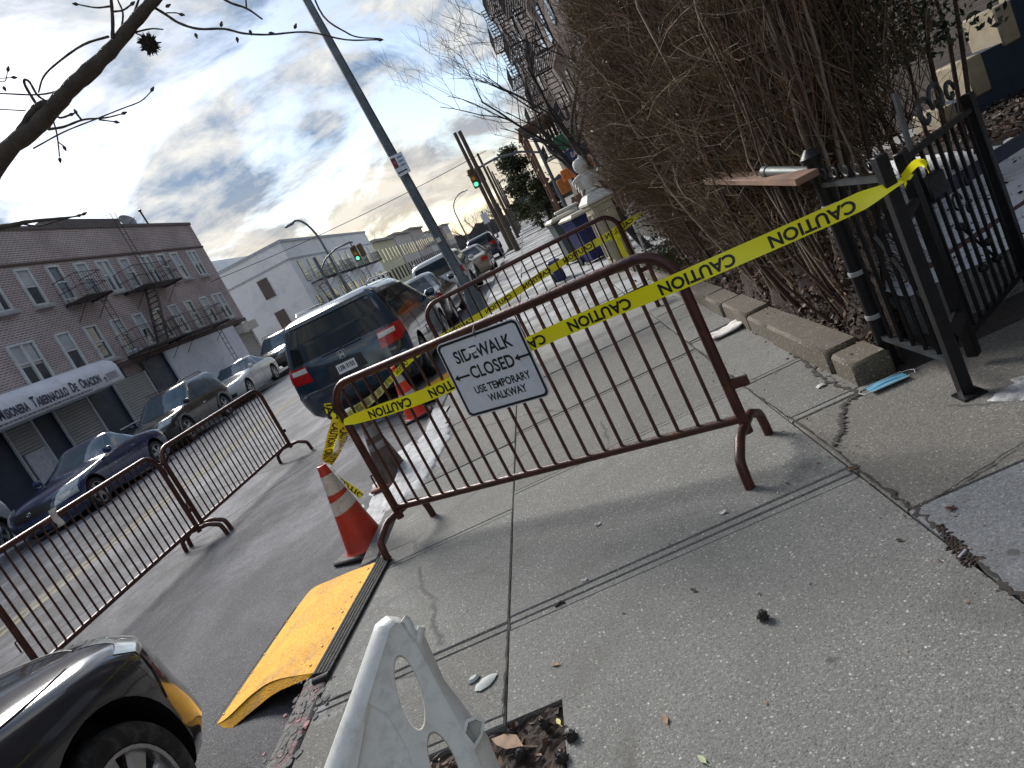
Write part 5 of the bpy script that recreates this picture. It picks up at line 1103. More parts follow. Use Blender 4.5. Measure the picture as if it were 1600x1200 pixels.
sy = g.uniform(3.95, 8.6, NS); bx = 1.42+g.uniform(0, 1, NS)*hw(sy); base = np.stack([bx, sy, np.full(NS, .0)], 1)
tz = g.uniform(1.8, 4.6, NS); ty = sy+g.normal(0, .6, NS); tip = np.stack([np.clip(bx+g.normal(-.35, .40, NS), face_x(ty, tz)+.05, 1.62+hw(ty)), np.clip(ty, 3.9, 8.6), tz], 1)
Ps, rs = sprays(NS, base, tip, g.uniform(.008, .022, NS), 9, .25, .03); V, F = twigs(Ps-HO, rs, 5); npmesh('stems', V, F, [TW[1], TW[2]], hd, mi=np.repeat(g.integers(0, 2, NS), 40), smooth=True)
n = 17000; i = g.integers(0, NS, n); kk = g.integers(2, 8, n); b0 = Ps[i, kk]+(Ps[i, np.minimum(kk+1, 8)]-Ps[i, kk])*g.uniform(0, 1, (n, 1))
dirn = np.stack([g.normal(-.35, .45, n), g.normal(.05, .5, n), g.normal(.55, .45, n)], 1); dirn /= np.linalg.norm(dirn, axis=1, keepdims=True); t1 = b0+dirn*g.uniform(.25, 1.0, n)[:, None]
t1[:, 0] = np.maximum(t1[:, 0], face_x(t1[:, 1], t1[:, 2])-g.uniform(0, .12, n)); b0[:, 0] = np.maximum(b0[:, 0], face_x(b0[:, 1], b0[:, 2])+.05); t1[:, 1] = np.clip(t1[:, 1], 3.75, 8.8); t1[:, 0] = np.minimum(t1[:, 0], 1.50+hw(t1[:, 1])+.45*np.clip(t1[:, 2]-1.1, 0, 1.6)*np.clip((t1[:, 1]-4.2)/1.2, 0, 1))
P2, r2 = sprays(n, b0, t1, g.uniform(.0018, .0045, n), 5, .35, .06); V, F = twigs(P2-HO, r2, 3); npmesh('twigs', V, F, TW, hd, mi=np.repeat(g.choice(4, n, p=[.42, .24, .20, .14]), 12))
n = 9000; b0 = np.stack([g.uniform(1.7, 3.1, n), g.uniform(5.6, 8.4, n), g.uniform(.6, 3.4, n)], 1); t1 = b0+np.stack([g.normal(-.1, .3, n), g.normal(0, .3, n), g.uniform(.3, .9, n)], 1)
P3, r3 = sprays(n, b0, t1, g.uniform(.0025, .006, n), 5, .35, .06); V, F = twigs(P3-HO, r3, 3); npmesh('inner_twigs', V, F, TW, hd, mi=np.repeat(g.choice(4, n, p=[.35, .35, .15, .15]), 12))
n = 16; b0 = np.stack([g.uniform(1.5, 3.3, n), g.uniform(4.6, 7.6, n), np.zeros(n)], 1); b0[:, 0] = np.minimum(b0[:, 0], 1.5+hw(b0[:, 1])); t1 = b0+np.stack([g.normal(-.15, .35, n), g.normal(0, .35, n), g.uniform(2.2, 3.8, n)], 1); P3, r3 = sprays(n, b0, t1, g.uniform(.024, .042, n), 10, .3, .02); V, F = twigs(P3-HO, r3, 8); npmesh('main_stems', V, F, [TW[1], TW[0]], hd, mi=np.repeat(g.integers(0, 2, n), 72), smooth=True)
# outer skin of fine overhanging twigs combed up and out
n = 11000; y = g.uniform(4.2, 8.4, n); z = g.uniform(.25, 4.0, n)**1.0; x = face_x(y, z)+g.uniform(.0, .35, n); b0 = np.stack([x+.3, y, np.maximum(.05, z-.35)], 1); t1 = np.stack([x-.03, y+g.normal(.12, .25, n), z+g.normal(.1, .18, n)], 1)
P3, r3 = sprays(n, b0, t1, g.uniform(.0015, .0034, n), 5, .35, .07); V, F = twigs(P3-HO, r3, 3); npmesh('outer_twigs', V, F, TW, hd, mi=np.repeat(g.choice(4, n, p=[.5, .15, .2, .15]), 12))
n = 12000; y = g.uniform(3.9, 8.6, n); z = g.uniform(.05, 4.2, n); x = np.minimum(face_x(y, z)+g.uniform(.10, 1.7, n), 1.48+hw(y)+.5*np.clip(z-1.2, 0, 1.5)*np.clip((y-4.2)/1.2, 0, 1)); C = np.stack([x, y, z], 1)-HO; V, F = leaves(C, g.uniform(.02, .06, n), .1, .5)
npmesh('dead_leaves', V, F, [LB[1], LB[0], GREENS[0], LB[3]], hd, mi=g.choice(4, n, p=[.44, .26, .22, .08]))
n = 760; y = g.uniform(4.0, 8.0, n); z = g.uniform(.3, 3.2, n); x = face_x(y, z)+g.uniform(-.02, .45, n); C = np.stack([x, y, z], 1)-HO; V, F = leaves(C, g.uniform(.018, .045, n), .0, .38); npmesh('pale_pods', V, F, [M('pod_pale', (.55, .50, .42), .7), LB[2]], hd, mi=g.choice(2, n, p=[.6, .4]))
# evergreen at the right-hand end, behind the gate
eg = thing('evergreen_shrub', 'dark green shrub at the right end of the hedge behind the gate', 'shrub', (3.35, 7.1, 0)); n = 14000
for k in range(9): a = k*.7; MB().tube([(.5*math.cos(a), .5*math.sin(a), 0), (.7*math.cos(a), .7*math.sin(a), 1.2), (.9*math.cos(a+.3), .9*math.sin(a+.3), 2.6)], [.022, .018, .008], 6).build('stem', TW[1], eg)
C = np.stack([np.clip(g.normal(0, .45, n), -1.2, .62), g.normal(0, .6, n), g.uniform(1.15, 3.8, n)], 1); V, F = leaves(C, g.uniform(.035, .085, n), .2, .5); npmesh('leaves', V, F, [GREENS[0], GREENS[0], GREENS[1]], eg, mi=g.integers(0, 3, n))
# dark leaf bank and ivy at the hedge foot
n = 15000; y = g.uniform(3.75, 9.0, n); z = g.uniform(0, 1, n)**1.3*.95; x = 1.33+z*.05+g.uniform(0, .16, n)+np.clip(y-4.4, 0, 1)*g.uniform(0, .15, n)-.03*np.sin(y*7); C = np.stack([x, y, z+.03], 1); V, F = leaves(C, g.uniform(.018, .05, n), .15, .6)
o = npmesh('leaf_bank', V, F, [LB[1], LB[0], LB[3], LB[2]], mi=g.choice(4, n, p=[.54, .30, .11, .05])); tag(o, 'curled dark brown dead leaves banked along the hedge foot', 'leaves', kind='stuff')
def bank(u, v): y = 3.7+u*5.6; return (1.38+(.12+.1*max(0, y-4.6))*v+.03*math.sin(y*9), y, .0+.85*math.sin(v*PI*.5)+.04*math.sin(y*13+v*7))
structure(MB().grid(bank, 50, 10).build('soil_bank', SOIL, smooth=60))
n = 1500; y = g.uniform(3.7, 10, n); C = np.stack([g.normal(1.30, .07, n)-.1*g.random(n)**3, y, np.where(g.random(n) < .5, .115, .012)], 1); C[:, 2] = np.where(C[:, 0] < 1.19, .012, .118)
leaf_litter('kerb_leaves', 'dry leaf scraps along the garden kerb', C, g.uniform(.012, .035, n), LB, .85)
n = 420; C = np.stack([g.uniform(-1.6, 1.25, n), g.uniform(1.7, 6.0, n)**1.0, np.full(n, .006)], 1); C[:140, 0] = g.normal(.76, .05, 140); C[140:330, 0] = g.normal(1.02, .13, 190); C[140:330, 1] = g.uniform(3.4, 6.5, 190)
leaf_litter('sidewalk_scraps', 'tiny leaf crumbs scattered on the sidewalk slabs', C, g.uniform(.006, .020, n), [LB[0], LB[2], LB[3], LB[1]], .93)
# grass patch and low green growth beyond the hedge foot
n = 2600; b0 = np.stack([g.uniform(1.25, 1.9, n), g.uniform(8.0, 10.6, n), np.full(n, .02)], 1); t1 = b0+np.stack([g.normal(-.05, .05, n), g.normal(0, .06, n), g.uniform(.10, .34, n)], 1); P4, r4 = sprays(n, b0, t1, np.full(n, .004), 4, .3, .04); V, F = twigs(P4, r4, 3)
tag(npmesh('grass_patch', V, F, [M('grass_olive', (.075, .085, .035), .8, 0, .4, 5), GREENS[2]], mi=np.repeat(g.integers(0, 2, n), 9)), 'olive green grass at the far end of the hedge', 'grass', kind='stuff')
# garden kerb of old concrete blocks
GK = concrete('garden_kerb_concrete', (.20, .17, .125), (.12, .10, .08)); rr = random.Random(9); y = 3.60; i = 0
while y < 11.2:
    L = .30 if i == 0 else rr.uniform(.45, 1.1); o = thing('kerb_stone', ('grey squared kerb stone at the driveway end of the garden kerb' if i == 0 else 'worn brown concrete kerb stones edging the hedge'), 'kerb stone', (1.235+rr.uniform(-.012, .012), y+L/2, 0), rr.uniform(-.02, .02), None if i == 0 else 'garden kerb stones')
    MB().box((0, 0, .045+rr.uniform(-.012, .012)), (.20, L-.02, .17), b=.018).build('block', GK, o); y += L; i += 1
# ------------------------------------------------------------------ yard behind the gate: paving, snow, steps, blue wall
structure(MB().box((4.12, 7.25, .03), (5.0, 6.6, .32), b=.06).build('yard_terrace', CON))
def snowf(u, v):
    x = 1.66+u*3.6; y = 4.0+v*5.2; e = min(u, 1-u, v, 1-v); return (x, y, .194+.014*min(1, e*8)+.006*math.sin(x*17+y*5)*math.sin(y*19))
SNB = NT('yard_snow'); tb = SNB.N('ShaderNodeTexBrick'); SNB.set(tb.inputs['Vector'], SNB.map((1, 1, 1), rot=(0, 0, .5))); tb.inputs['Scale'].default_value = 1; tb.inputs['Brick Width'].default_value = .30; tb.inputs['Row Height'].default_value = .15; tb.inputs['Mortar Size'].default_value = .006
c = SNB.mix(SNB.math('MULTIPLY', tb.outputs['Fac'], SNB.ramp(SNB.noise(3, 5), [(.4, 0.), (.6, .8)])), (.86, .88, .92), (.20, .18, .17)); c = SNB.mix(SNB.ramp(SNB.noise(6, 8, .72, .6), [(.58, 0.), (.64, .9)]), c, (.09, .07, .055)); SNB.bump(SNB.noise(14, 6), .5, .02)
o = MB().grid(snowf, 40, 50).build('snow_cover', SNB.fin(c, .8), smooth=80); tag(o, 'thin patchy snow over the brick yard behind the gate', 'snow', kind='stuff')
n = 900; C = np.stack([g.uniform(1.75, 4.6, n), g.uniform(3.9, 8.5, n), np.full(n, .222)], 1); leaf_litter('yard_leaves', 'dead leaves on the snowy yard behind the gate', C, g.uniform(.015, .05, n), [LB[1], LB[0], LB[1]], .85)
n = 3500; C = np.stack([g.uniform(4.0, 6.4, n), g.uniform(6.2, 9.0, n), np.zeros(n)], 1); C[:, 2] = .23+.06*np.clip((C[:, 1]-6.2)/2.8, 0, 1); leaf_litter('bed_leaves', 'heap of brown leaves below the blue wall', C, g.uniform(.03, .08, n), [LB[1], LB[0], LB[1], LB[3]], .6)
structure(MB().quad((3.9, 6.1, .2), (7, 6.1, .2), (7, 9.2, .25), (3.9, 9.2, .25)).build('leaf_bed', SOIL))
BLUEP = M('blue_paint', (.018, .034, .060), .7, 0, .25, 2, .2, 14, dirt=((.03, .03, .035), .6, 5)); TAN = M('tan_stone', (.34, .29, .20), .85, 0, .2, 4, .3, 30)
st_ = thing('stoop_wall', 'dark blue painted stepped stoop wall with tan stone edging at the top right', 'wall', (4.72, 8.6, .05))
prof = [(0, 0)]; ux = [0, .0, .42, .42, .86, .86, 1.3, 1.3, 1.74, 1.74, 2.2, 2.2, 4.0, 4.0]; uz = [0, .42, .42, .78, .78, 1.14, 1.14, 1.5, 1.5, 1.86, 1.86, 2.3, 2.3, 0]
MB().prism(list(zip(ux, uz)), 0, .5, fn=lambda a, b, c: (a, c, b)).build('wall', BLUEP, st_, smooth=0)
m = MB()
for k in range(5): m.box((ux[1+2*k]-.09, .26, uz[1+2*k]-.20), (.20, .58, .42), b=.02)
m.build('stone_edge', TAN, st_)
hs = thing('row_house', 'dark brick house wall behind the hedge', 'house', (6.6, 12, 0)); m = MB(); wallbox(m, 6.6, 14, 4, 25.6, -.2, 9); part(m, 'wall', brick('house_brick', (.060, .044, .036), (.042, .034, .030), (.075, .068, .062)), hs, smooth=0)  # brick colour darkened so the gaps in the hedge read dark
for i in range(5):
    for r in range(2): m = MB(); y = 6.5+i*4; wallbox(m, 6.53, 6.59, y-.5, y+.5, 2.6+r*3, 4.3+r*3); part(m, 'window', DWIN, hs, smooth=0)
for i, z in enumerate((.62, .86)):
    o = thing('timber_rail', ('upper' if i else 'lower')+' dark painted timber board lying across the snowy yard behind the gate', 'board', (3.3, 4.9+i*.5, z-.45), .42); MB().box((0, 0, 0), (3.2, .05, .09), b=.006).build('board', M('board_navy', (.035, .04, .065), .7, 0, .3, 3) if i else M('board_red', (.10, .045, .04), .8, 0, .3, 3), o)
# ------------------------------------------------------------------ iron gate in two leaves
def bar(m, a, b, w=.018, mi=0):
    a, b = np.array(a, float), np.array(b, float); m.tube([a, b], w*.62, 4, mi)
def scroll(m, c, r, turns, ax, start=0, sg=1, w=.006):
    P = []
    for k in range(26): u = k/25; A = start+sg*u*turns*2*PI; q = r*(1-.75*u); P.append((c[0]+ax[0]*q*math.cos(A), c[1]+ax[1]*q*math.cos(A), c[2]+q*math.sin(A)))
    m.tube(P, w, 5)
A0 = np.array((1.36, 3.72, 0)); B0 = np.array((1.36, 3.07, 0)); H1 = 1.03
gt = thing('iron_fence', 'short black iron fence panel with scrolled top beside the garden kerb', 'fence', tuple(A0)); dB = B0-A0
MB().tube([(0, 0, 0), (0, 0, 1.10)], .036, 12).build('round_post', IRON, gt); MB().lathe([(.05, 0), (.055, .03), (.02, .07)], 12, c=(0, 0, 1.10)).build('cap', IRON, gt)
m = MB(); 
for z in (.26, .50, .86): m.lathe([(.040, 0), (.042, .012), (.040, .024)], 12, c=(0, 0, z))
m.build('tie_band', M('tie_grey', (.30, .31, .32), .5), gt)
m = MB(); m.box((dB[0], dB[1], .53), (.052, .052, 1.10), b=.004); m.build('square_post', IRON, gt); m = MB(); m.box((dB[0], dB[1]-.02, .0), (.10, .10, .012)); m.build('foot_plate', IRON, gt)
m = MB(); m.box(tuple(dB/2+np.array((0, 0, .155))), (.035, .62, .022)); m.build('bottom_rail', M('iron_worn', (.055, .06, .065), .4, .5, .4, 14), gt); m = MB(); m.box(tuple(dB/2+np.array((0, 0, .985))), (.035, .62, .022)); m.build('top_rail', M('iron_worn', (.055, .06, .065), .4), gt)
for k in range(5): y = dB[1]*(k+1)/6; o = MB(); bar(o, (0, y, .16), (0, y, .98), .018); o.build('bar', IRON, gt)
for k in range(5): m = MB(); y = dB[1]*(k+.6)/5.4; scroll(m, (0, y, 1.045), .045, .9, (0, 1), PI*.2, -1, .005); m.build('scroll', M('iron_worn', (.055, .06, .065), .4), gt)
m = MB(); bar(m, (0, -.36, .72), (.01, dB[1]+.02, .36), .02); m.build('brace', IRON, gt)
C0 = np.array((1.55, 3.30, 0)); D0 = np.array((2.16, 3.80, 0)); dd = D0-C0; L2 = np.linalg.norm(dd); e = dd/L2
gl = thing('iron_gate', 'tall black iron gate leaf standing ajar with scroll crest and yellow tape', 'gate', tuple(C0)); P_ = lambda u, z: (e[0]*u, e[1]*u, z)
for u in (0, L2):
    o = MB(); o.box((0, 0, .53), (.05, .05, .98 if u == 0 else 1.06), Mx=Matrix.Translation(P_(u, 0))@Matrix.Rotation(math.atan2(e[1], e[0]), 4, 'Z'), b=.004); o.build('gate_stile', IRON, gl)
for z in (.14, .985):
    m = MB(); m.box((L2/2, 0, z), (L2-.05, .03, .026), Mx=Matrix.Rotation(math.atan2(e[1], e[0]), 4, 'Z')); m.build('gate_rail', IRON, gl)
for k in range(8): u = L2*(k+1)/9; o = MB(); bar(o, P_(u, .15), P_(u, .98), .018); o.build('bar', IRON, gl)
m = MB(); scroll(m, P_(L2*.42, .66), .055, 1.2, e, 0, 1); scroll(m, P_(L2*.62, .72), .05, 1.2, e, PI, -1); scroll(m, P_(L2*.55, .60), .04, 1.1, e, .5, 1)
bar(m, P_(L2*.36, .56), P_(L2*.66, .30), .014); bar(m, P_(L2*.45, .72), P_(L2*.45, .32), .014)
for u, z in ((.36, .56), (.66, .30), (.45, .32), (.62, .40)): m.lathe([(.001, -.022), (.02, -.012), (.024, 0), (.02, .012), (.001, .022)], 10, c=P_(L2*u, z))
m.build('scroll_ornament', IRON, gl)
m = MB(); scroll(m, P_(L2*.42, 1.09), .085, 1.0, e, 0, 1, .010); scroll(m, P_(L2*.62, 1.12), .085, 1.0, e, PI, -1, .010); scroll(m, P_(L2*.8, 1.11), .06, 1.0, e, 0, 1, .010); m.build('crest_scrolls', M('iron_worn', (.055, .06, .065), .4), gl)
m = MB(); m.box((0, 0, 0), (.035, .012, .26), Mx=Matrix.Translation(P_(L2*.14, 1.12))@Matrix.Rotation(math.atan2(e[1], e[0]), 4, 'Z')@Matrix.Rotation(R(8), 4, 'Y')); m.build('crest_strap', M('iron_grey', (.16, .165, .17), .45, .4), gl)
m = MB(); m.box((0, 0, 0), (.18, .05, .11), Mx=Matrix.Translation(P_(L2*.22, .80))@Matrix.Rotation(math.atan2(e[1], e[0]), 4, 'Z'), b=.01); m.build('lock_box', IRON, gl)
o = MB(); o.tube([P_(-.02, .24), (dB[0]+A0[0]-C0[0]+.02, dB[1]+A0[1]-C0[1]+.02, .24)], .035, 8); o.build('hinge', IRON, gl); m = MB(); m.tube([P_(-.02, .80), (dB[0]+A0[0]-C0[0]+.02, dB[1]+A0[1]-C0[1]+.02, .80)], .022, 8); m.build('hinge', IRON, gl)
# plank and pipe stub at the fence top
PLK = M('plank_reddish', (.20, .115, .08), .8, 0, .3, 4, .3, 30); a = np.array(xp(1112, 279, 1.22)); b = np.array(xp(1262, 277, 1.28)); ce = (a+b)/2
o = thing('plank', 'reddish wooden plank sticking out of the hedge beside the iron fence', 'plank', tuple(ce), math.atan2(b[1]-a[1], b[0]-a[0])); MB().box((0, 0, 0), (np.linalg.norm(b-a), .12, .035), b=.004, Mx=Matrix.Rotation(-math.asin((b[2]-a[2])/np.linalg.norm(b-a)), 4, 'Y')).build('board', PLK, o)
a = np.array(xp(1196, 268, 1.25)); b = np.array(xp(1275, 268, 1.36)); o = thing('pipe_stub', 'grey green pipe end tied to the iron fence post', 'pipe', tuple(a)); MB().tube([(0, 0, 0), tuple(b-a)], .026, 12).build('tube', M('pipe_grey', (.15, .17, .16), .5, .3), o); MB().tube([tuple((b-a)*-.03), tuple((b-a)*.05)], .030, 12).build('collar', M('pipe_grey', (.15, .17, .16), .5), o)
# ------------------------------------------------------------------ pillar with statue, bins
CRM = M('cream_stone', (.46, .41, .30), .8, 0, .15, 4, .2, 30, dirt=((.22, .18, .13), .6, 4)); WST = M('statue_white', (.62, .60, .56), .7, 0, .12, 9, .3, 30)
pb = (1.14, 12.2, 0); t = thing('gate_pillar', 'cream stone pillar with inset panel and white pyramid cap', 'pillar', pb, R(14))
MB().box((0, 0, .62), (.42, .42, 1.24), b=.012).build('shaft', CRM, t); m = MB(); m.box((0, 0, .06), (.50, .50, .14), b=.02); m.box((0, 0, 1.18), (.48, .48, .07), b=.012); m.build('mouldings', CRM, t)
for sx_, ax in ((0, 1), (1, 0)):
    m = MB()
    for a, b in ((-.14, 0), (.14, 0)): m.box(((a, -.22, .66) if not sx_ else (-.22, a, .66)), (.03, .03, .80) if not sx_ else (.03, .03, .80), b=.006)
    for z in (.27, 1.05): m.box(((0, -.22, z) if not sx_ else (-.22, 0, z)), (.25, .03, .03) if not sx_ else (.03, .25, .03), b=.006)
    m.build('panel_frame', CRM, t)
m = MB(); m.loft([[(sx*w, sy*w, z) for sx, sy in ((-1, -1), (1, -1), (1, 1), (-1, 1))] for w, z in ((.27, 1.215), (.27, 1.25), (.17, 1.36), (.10, 1.38))]); m.build('cap', WST, t, smooth=20)
t.scale = (.86, .86, .97)
s_ = thing('bird_statue', 'white stone bird statue with round head and half spread wings on the cream pillar', 'statue', (pb[0], pb[1], 1.335), R(10))
MB().lathe([(.09, 0), (.105, .03), (.08, .06), (.085, .12), (.10, .20), (.085, .27), (.05, .32), (.055, .345), (.095, .38), (.112, .44), (.105, .51), (.07, .555), (.001, .57)], 20).build('body', WST, s_)
MB().lathe([(.045, 0), (.03, .04), (.001, .07)], 10, c=(.05, 0, .545)).build('crest', WST, s_)
for sg, sc_w in ((1, 1.), (-1, .55)):
    for k in range(4):
        m = MB(); z0 = .27-.045*k; L = (.30-.05*k)*sc_w; m.loft([[(sg*(.06+L*u), .03+.02*k+w*.06*(1-.6*u), z0+.02*(1-u)-.10*u*u*(.3+k*.25)+h*.045*(1-.4*u)) for w, h in ((-1, -1), (1, -1), (1, 1), (-1, 1))] for u in (0, .4, .75, 1)]); m.build('wing_feather', WST, s_)
m = MB(); m.loft([[(.028*k*math.cos(a), -.085-.07*(1-k), .45+.022*k*math.sin(a)-.03*(1-k)) for a in np.linspace(0, 2*PI, 9)[:-1]] for k in (1, .7, .3, .05)]); m.build('beak', WST, s_)
BIN = M('bin_blue', (.016, .022, .10), .45, 0, .15, 4); BING = M('bin_grey', (.06, .075, .075), .5, 0, .2, 5); LID = M('bin_lid_tan', (.40, .36, .28), .6, 0, .15, 4)
def bin_(label, loc, rz, mat, lid, s=1., tilt=0):
    o = thing('wheelie_bin', label, 'bin', loc, rz, 'wheelie bins', rot=(R(tilt), 0, rz)); MB().loft([[(x*w*s, y*d*s, z*s) for x, y in ((-1, -1), (1, -1), (1, 1), (-1, 1))] for w, d, z in ((.20, .24, .05), (.27, .32, .92), (.29, .34, .93), (.29, .34, .98))]).build('tub', mat, o, smooth=20)
    MB().loft([[(x*w*s, y*d*s-.02, z*s) for x, y in ((-1, -1), (1, -1), (1, 1), (-1, 1))] for w, d, z in ((.31, .37, .985), (.31, .37, 1.02), (.24, .28, 1.07))]).build('lid', lid, o, smooth=20)
    for sg in (-1, 1): MB().lathe([(.10, -.025), (.10, .025)], 16, Mx=Matrix.Translation((sg*.24*s, .26*s, .10))@Matrix.Rotation(PI/2, 4, 'Y')).build('wheel', BLACK, o)
    return o
bin_('dark blue recycling bin with tan lid beside the cream pillar', (.98, 15.6, 0), R(20), BIN, LID); bin_('dark grey bin with tan lid left of the blue one', (.72, 17.4, 0), R(10), BING, LID, 1.05)
bin_('small blue bin farther up the sidewalk seen through the rear barrier', (.12, 15.0, 0), R(5), BIN, BIN, .42); 
bx_ = thing('stone_box', 'pale stone block beside the bins down the sidewalk', 'block', (1.15, 21.5, 0)); MB().box((0, 0, .55), (.6, .6, 1.1), b=.03).build('block', WST, bx_); MB().box((0, 0, 1.13), (.7, .7, .06), b=.01).build('cap', WST, bx_)
fz_ = thing('timber_fence', 'brown timber fence beyond the bins', 'fence', (1.9, 25, 0)); m = MB()
for k in range(16): m.box((k*.16-.2, 0, .65), (.145, .03, 1.3))
m.build('boards', TB, fz_, smooth=0); MB().box((1.0, .04, 1.15), (2.6, .04, .08)).build('rail', TB, fz_)
ar = thing('garden_arch', 'thin white curved rail between the pillar and the hedge', 'rail', (1.45, 11.6, 0)); MB().tube([(0, 0, .0), (0, 0, .85), (.25, .0, .98), (.7, 0, .96), (1.1, 0, .8)], .022, 8).build('rail', WST, ar); MB().tube([(.55, 0, 0), (.55, 0, .97)], .014, 6).build('support', WST, ar)
for i, (x, y, h, w) in enumerate(((1.7, 9.6, 1.0, 1.1), (2.0, 10.6, 1.2, 1.3))):
    n = 1500; o = thing('low_shrub', 'low dark blue green shrub at the far end of the hedge, '+('nearer' if i == 0 else 'farther')+' one', 'shrub', (x, y, 0), 0, 'low shrubs'); C = np.stack([g.normal(0, w*.22, n), g.normal(0, w*.22, n), g.uniform(.1, h, n)], 1); V, F = leaves(C, g.uniform(.03, .07, n), .2, .5); npmesh('leaves', V, F, GREENS, o, mi=g.choice(3, n, p=[.7, .2, .1])); MB().tube([(0, 0, 0), (.05, 0, h*.8)], .02, 6).build('stem', TW[1], o)
# ------------------------------------------------------------------ sweetgum branches overhead, close to the camera
BRC = M('branch_bark', (.075, .060, .048), .85, 0, .35, 14, .6, 70)
br = thing('tree_branch', 'bare sweetgum branch with buds crossing the top left corner', 'branch', tuple(yp(0, 265, 2.6))); BO = np.array(yp(0, 265, 2.6)); brm = MB(); brt = MB()
def limb(pts, r, Y, m=None, dy=.0, n=7):
    P = [np.array(yp(x, y, Y+dy*i))-BO for i, (x, y) in enumerate(pts)]; C = catmull(P, 4); k = len(C); rr_ = [.70*(r[0]+(r[1]-r[0])*i/(k-1)) for i in range(k)]; rr_ = [q*(1+.08*math.sin(i*2.3)) for i, q in enumerate(rr_)]; (m or brm).tube(C, rr_, n); return C
limb([(-330, 560), (-150, 420), (-40, 310), (8, 238), (55, 200), (95, 155), (128, 120), (170, 82), (207, 38), (240, 0), (300, -70), (380, -150)], (.050, .022), 2.6, n=12)
limb([(28, 212), (50, 178), (62, 165), (85, 160)], (.022, .018), 2.6, n=10); limb([(85, 152), (120, 140), (150, 118), (168, 95), (190, 65), (215, 40)], (.013, .005), 2.62, n=8)
limb([(176, 60), (176, 30), (173, -10), (170, -60)], (.009, .006), 2.58); limb([(170, 57), (130, 70), (90, 98), (68, 120), (60, 145)], (.006, .004), 2.57); limb([(55, 160), (40, 135), (38, 125), (46, 128), (58, 148), (72, 158)], (.007, .005), 2.57)
limb([(100, 140), (60, 148), (0, 146), (-60, 144)], (.005, .003), 2.6); limb([(40, 173), (0, 171), (-50, 170)], (.003, .0025), 2.6); limb([(202, 40), (215, 5), (225, -30)], (.006, .004), 2.62); limb([(190, 45), (192, 20), (184, 0), (178, -20)], (.005, .003), 2.62)
limb([(172, 10), (150, 12), (122, 7)], (.005, .003), 2.58); limb([(178, 18), (192, 16), (204, 8)], (.005, .004), 2.58); limb([(235, 8), (258, 22), (280, 36), (310, 45), (350, 45), (380, 52), (420, 54), (480, 50), (540, 62), (590, 62)], (.007, .0035), 2.62); limb([(205, 52), (235, 45), (255, 46)], (.005, .003), 2.62); limb([(260, 20), (275, 20), (280, 22)], (.003, .003), 2.62)
limb([(300, -40), (352, 0), (385, 13), (410, 30)], (.007, .004), 2.66); limb([(385, 13), (383, -20)], (.004, .003), 2.66)
limb([(52, 232), (100, 206), (150, 186), (190, 170), (220, 158), (236, 143)], (.004, .0025), 2.55); limb([(75, 202), (100, 198), (130, 187), (165, 184), (190, 178)], (.007, .003), 2.58); limb([(155, 187), (178, 190)], (.004, .003), 2.58); limb([(128, 188), (120, 178)], (.005, .005), 2.58)
limb([(82, 185), (88, 205), (91, 225), (93, 245)], (.004, .003), 2.56); limb([(91, 222), (99, 228)], (.003, .003), 2.56); limb([(84, 180), (95, 184), (108, 180)], (.005, .005), 2.56)
limb([(-40, 120), (0, 122), (18, 121)], (.003, .002), 2.5); limb([(-30, 118), (5, 128), (12, 112)], (.003, .002), 2.5)
limb([(-120, 372), (-40, 360), (20, 352), (40, 347), (85, 342), (120, 338)], (.02, .003), 2.5); limb([(30, 349), (60, 353), (90, 345), (128, 335)], (.005, .003), 2.5)
limb([(480, -30), (505, 25), (540, 50), (560, 58), (592, 60)], (.005, .003), 2.7); brm.build('limbs', BRC, br)
rb = random.Random(12)
for x, y, a in ((236, 143, -60), (190, 178, -20), (178, 190, 10), (120, 178, -120), (93, 246, 80), (99, 228, 60), (108, 180, -20), (122, 7, 190), (204, 8, -40), (259, 11, -30), (280, 22, 10), (128, 336, -30), (120, 338, -20), (12, 112, -80), (390, 47, 70), (370, 58, 80), (345, 42, -80), (420, 52, 0), (590, 62, 0), (18, 121, 0), (5, 135, 60), (305, 52, 70), (460, 45, -70)):
    c_ = np.array(yp(x, y, 2.58))-BO; d2 = np.array(yp(x+9*math.cos(R(a)), y+9*math.sin(R(a)), 2.58))-BO; MB().tube([c_, c_*.6+d2*.4, d2], [.003, .006, .0018], 7).build('bud', BRC, br)
sbp = np.array(yp(233, 69, 2.64)); sb = thing('seed_ball', 'spiky round sweetgum seed ball hanging from the branch', 'seed ball', tuple(sbp)); m = MB(); m.lathe([(.001, -.026), (.014, -.022), (.023, -.012), (.026, 0), (.023, .012), (.014, .022), (.001, .026)], 16); m.build('core', BARKD, sb); m = MB()
for k in range(90):
    v = Vector((rb.gauss(0, 1), rb.gauss(0, 1), rb.gauss(0, 1))).normalized(); m.tube([tuple(v*.022), tuple(v*rb.uniform(.034, .041))], [.004, .0008], 5)
m.build('spikes', BARKD, sb); MB().tube([(0, 0, .024), tuple(np.array(yp(210, 51, 2.64))-sbp)], .0022, 5).build('stalk', BARKD, sb)
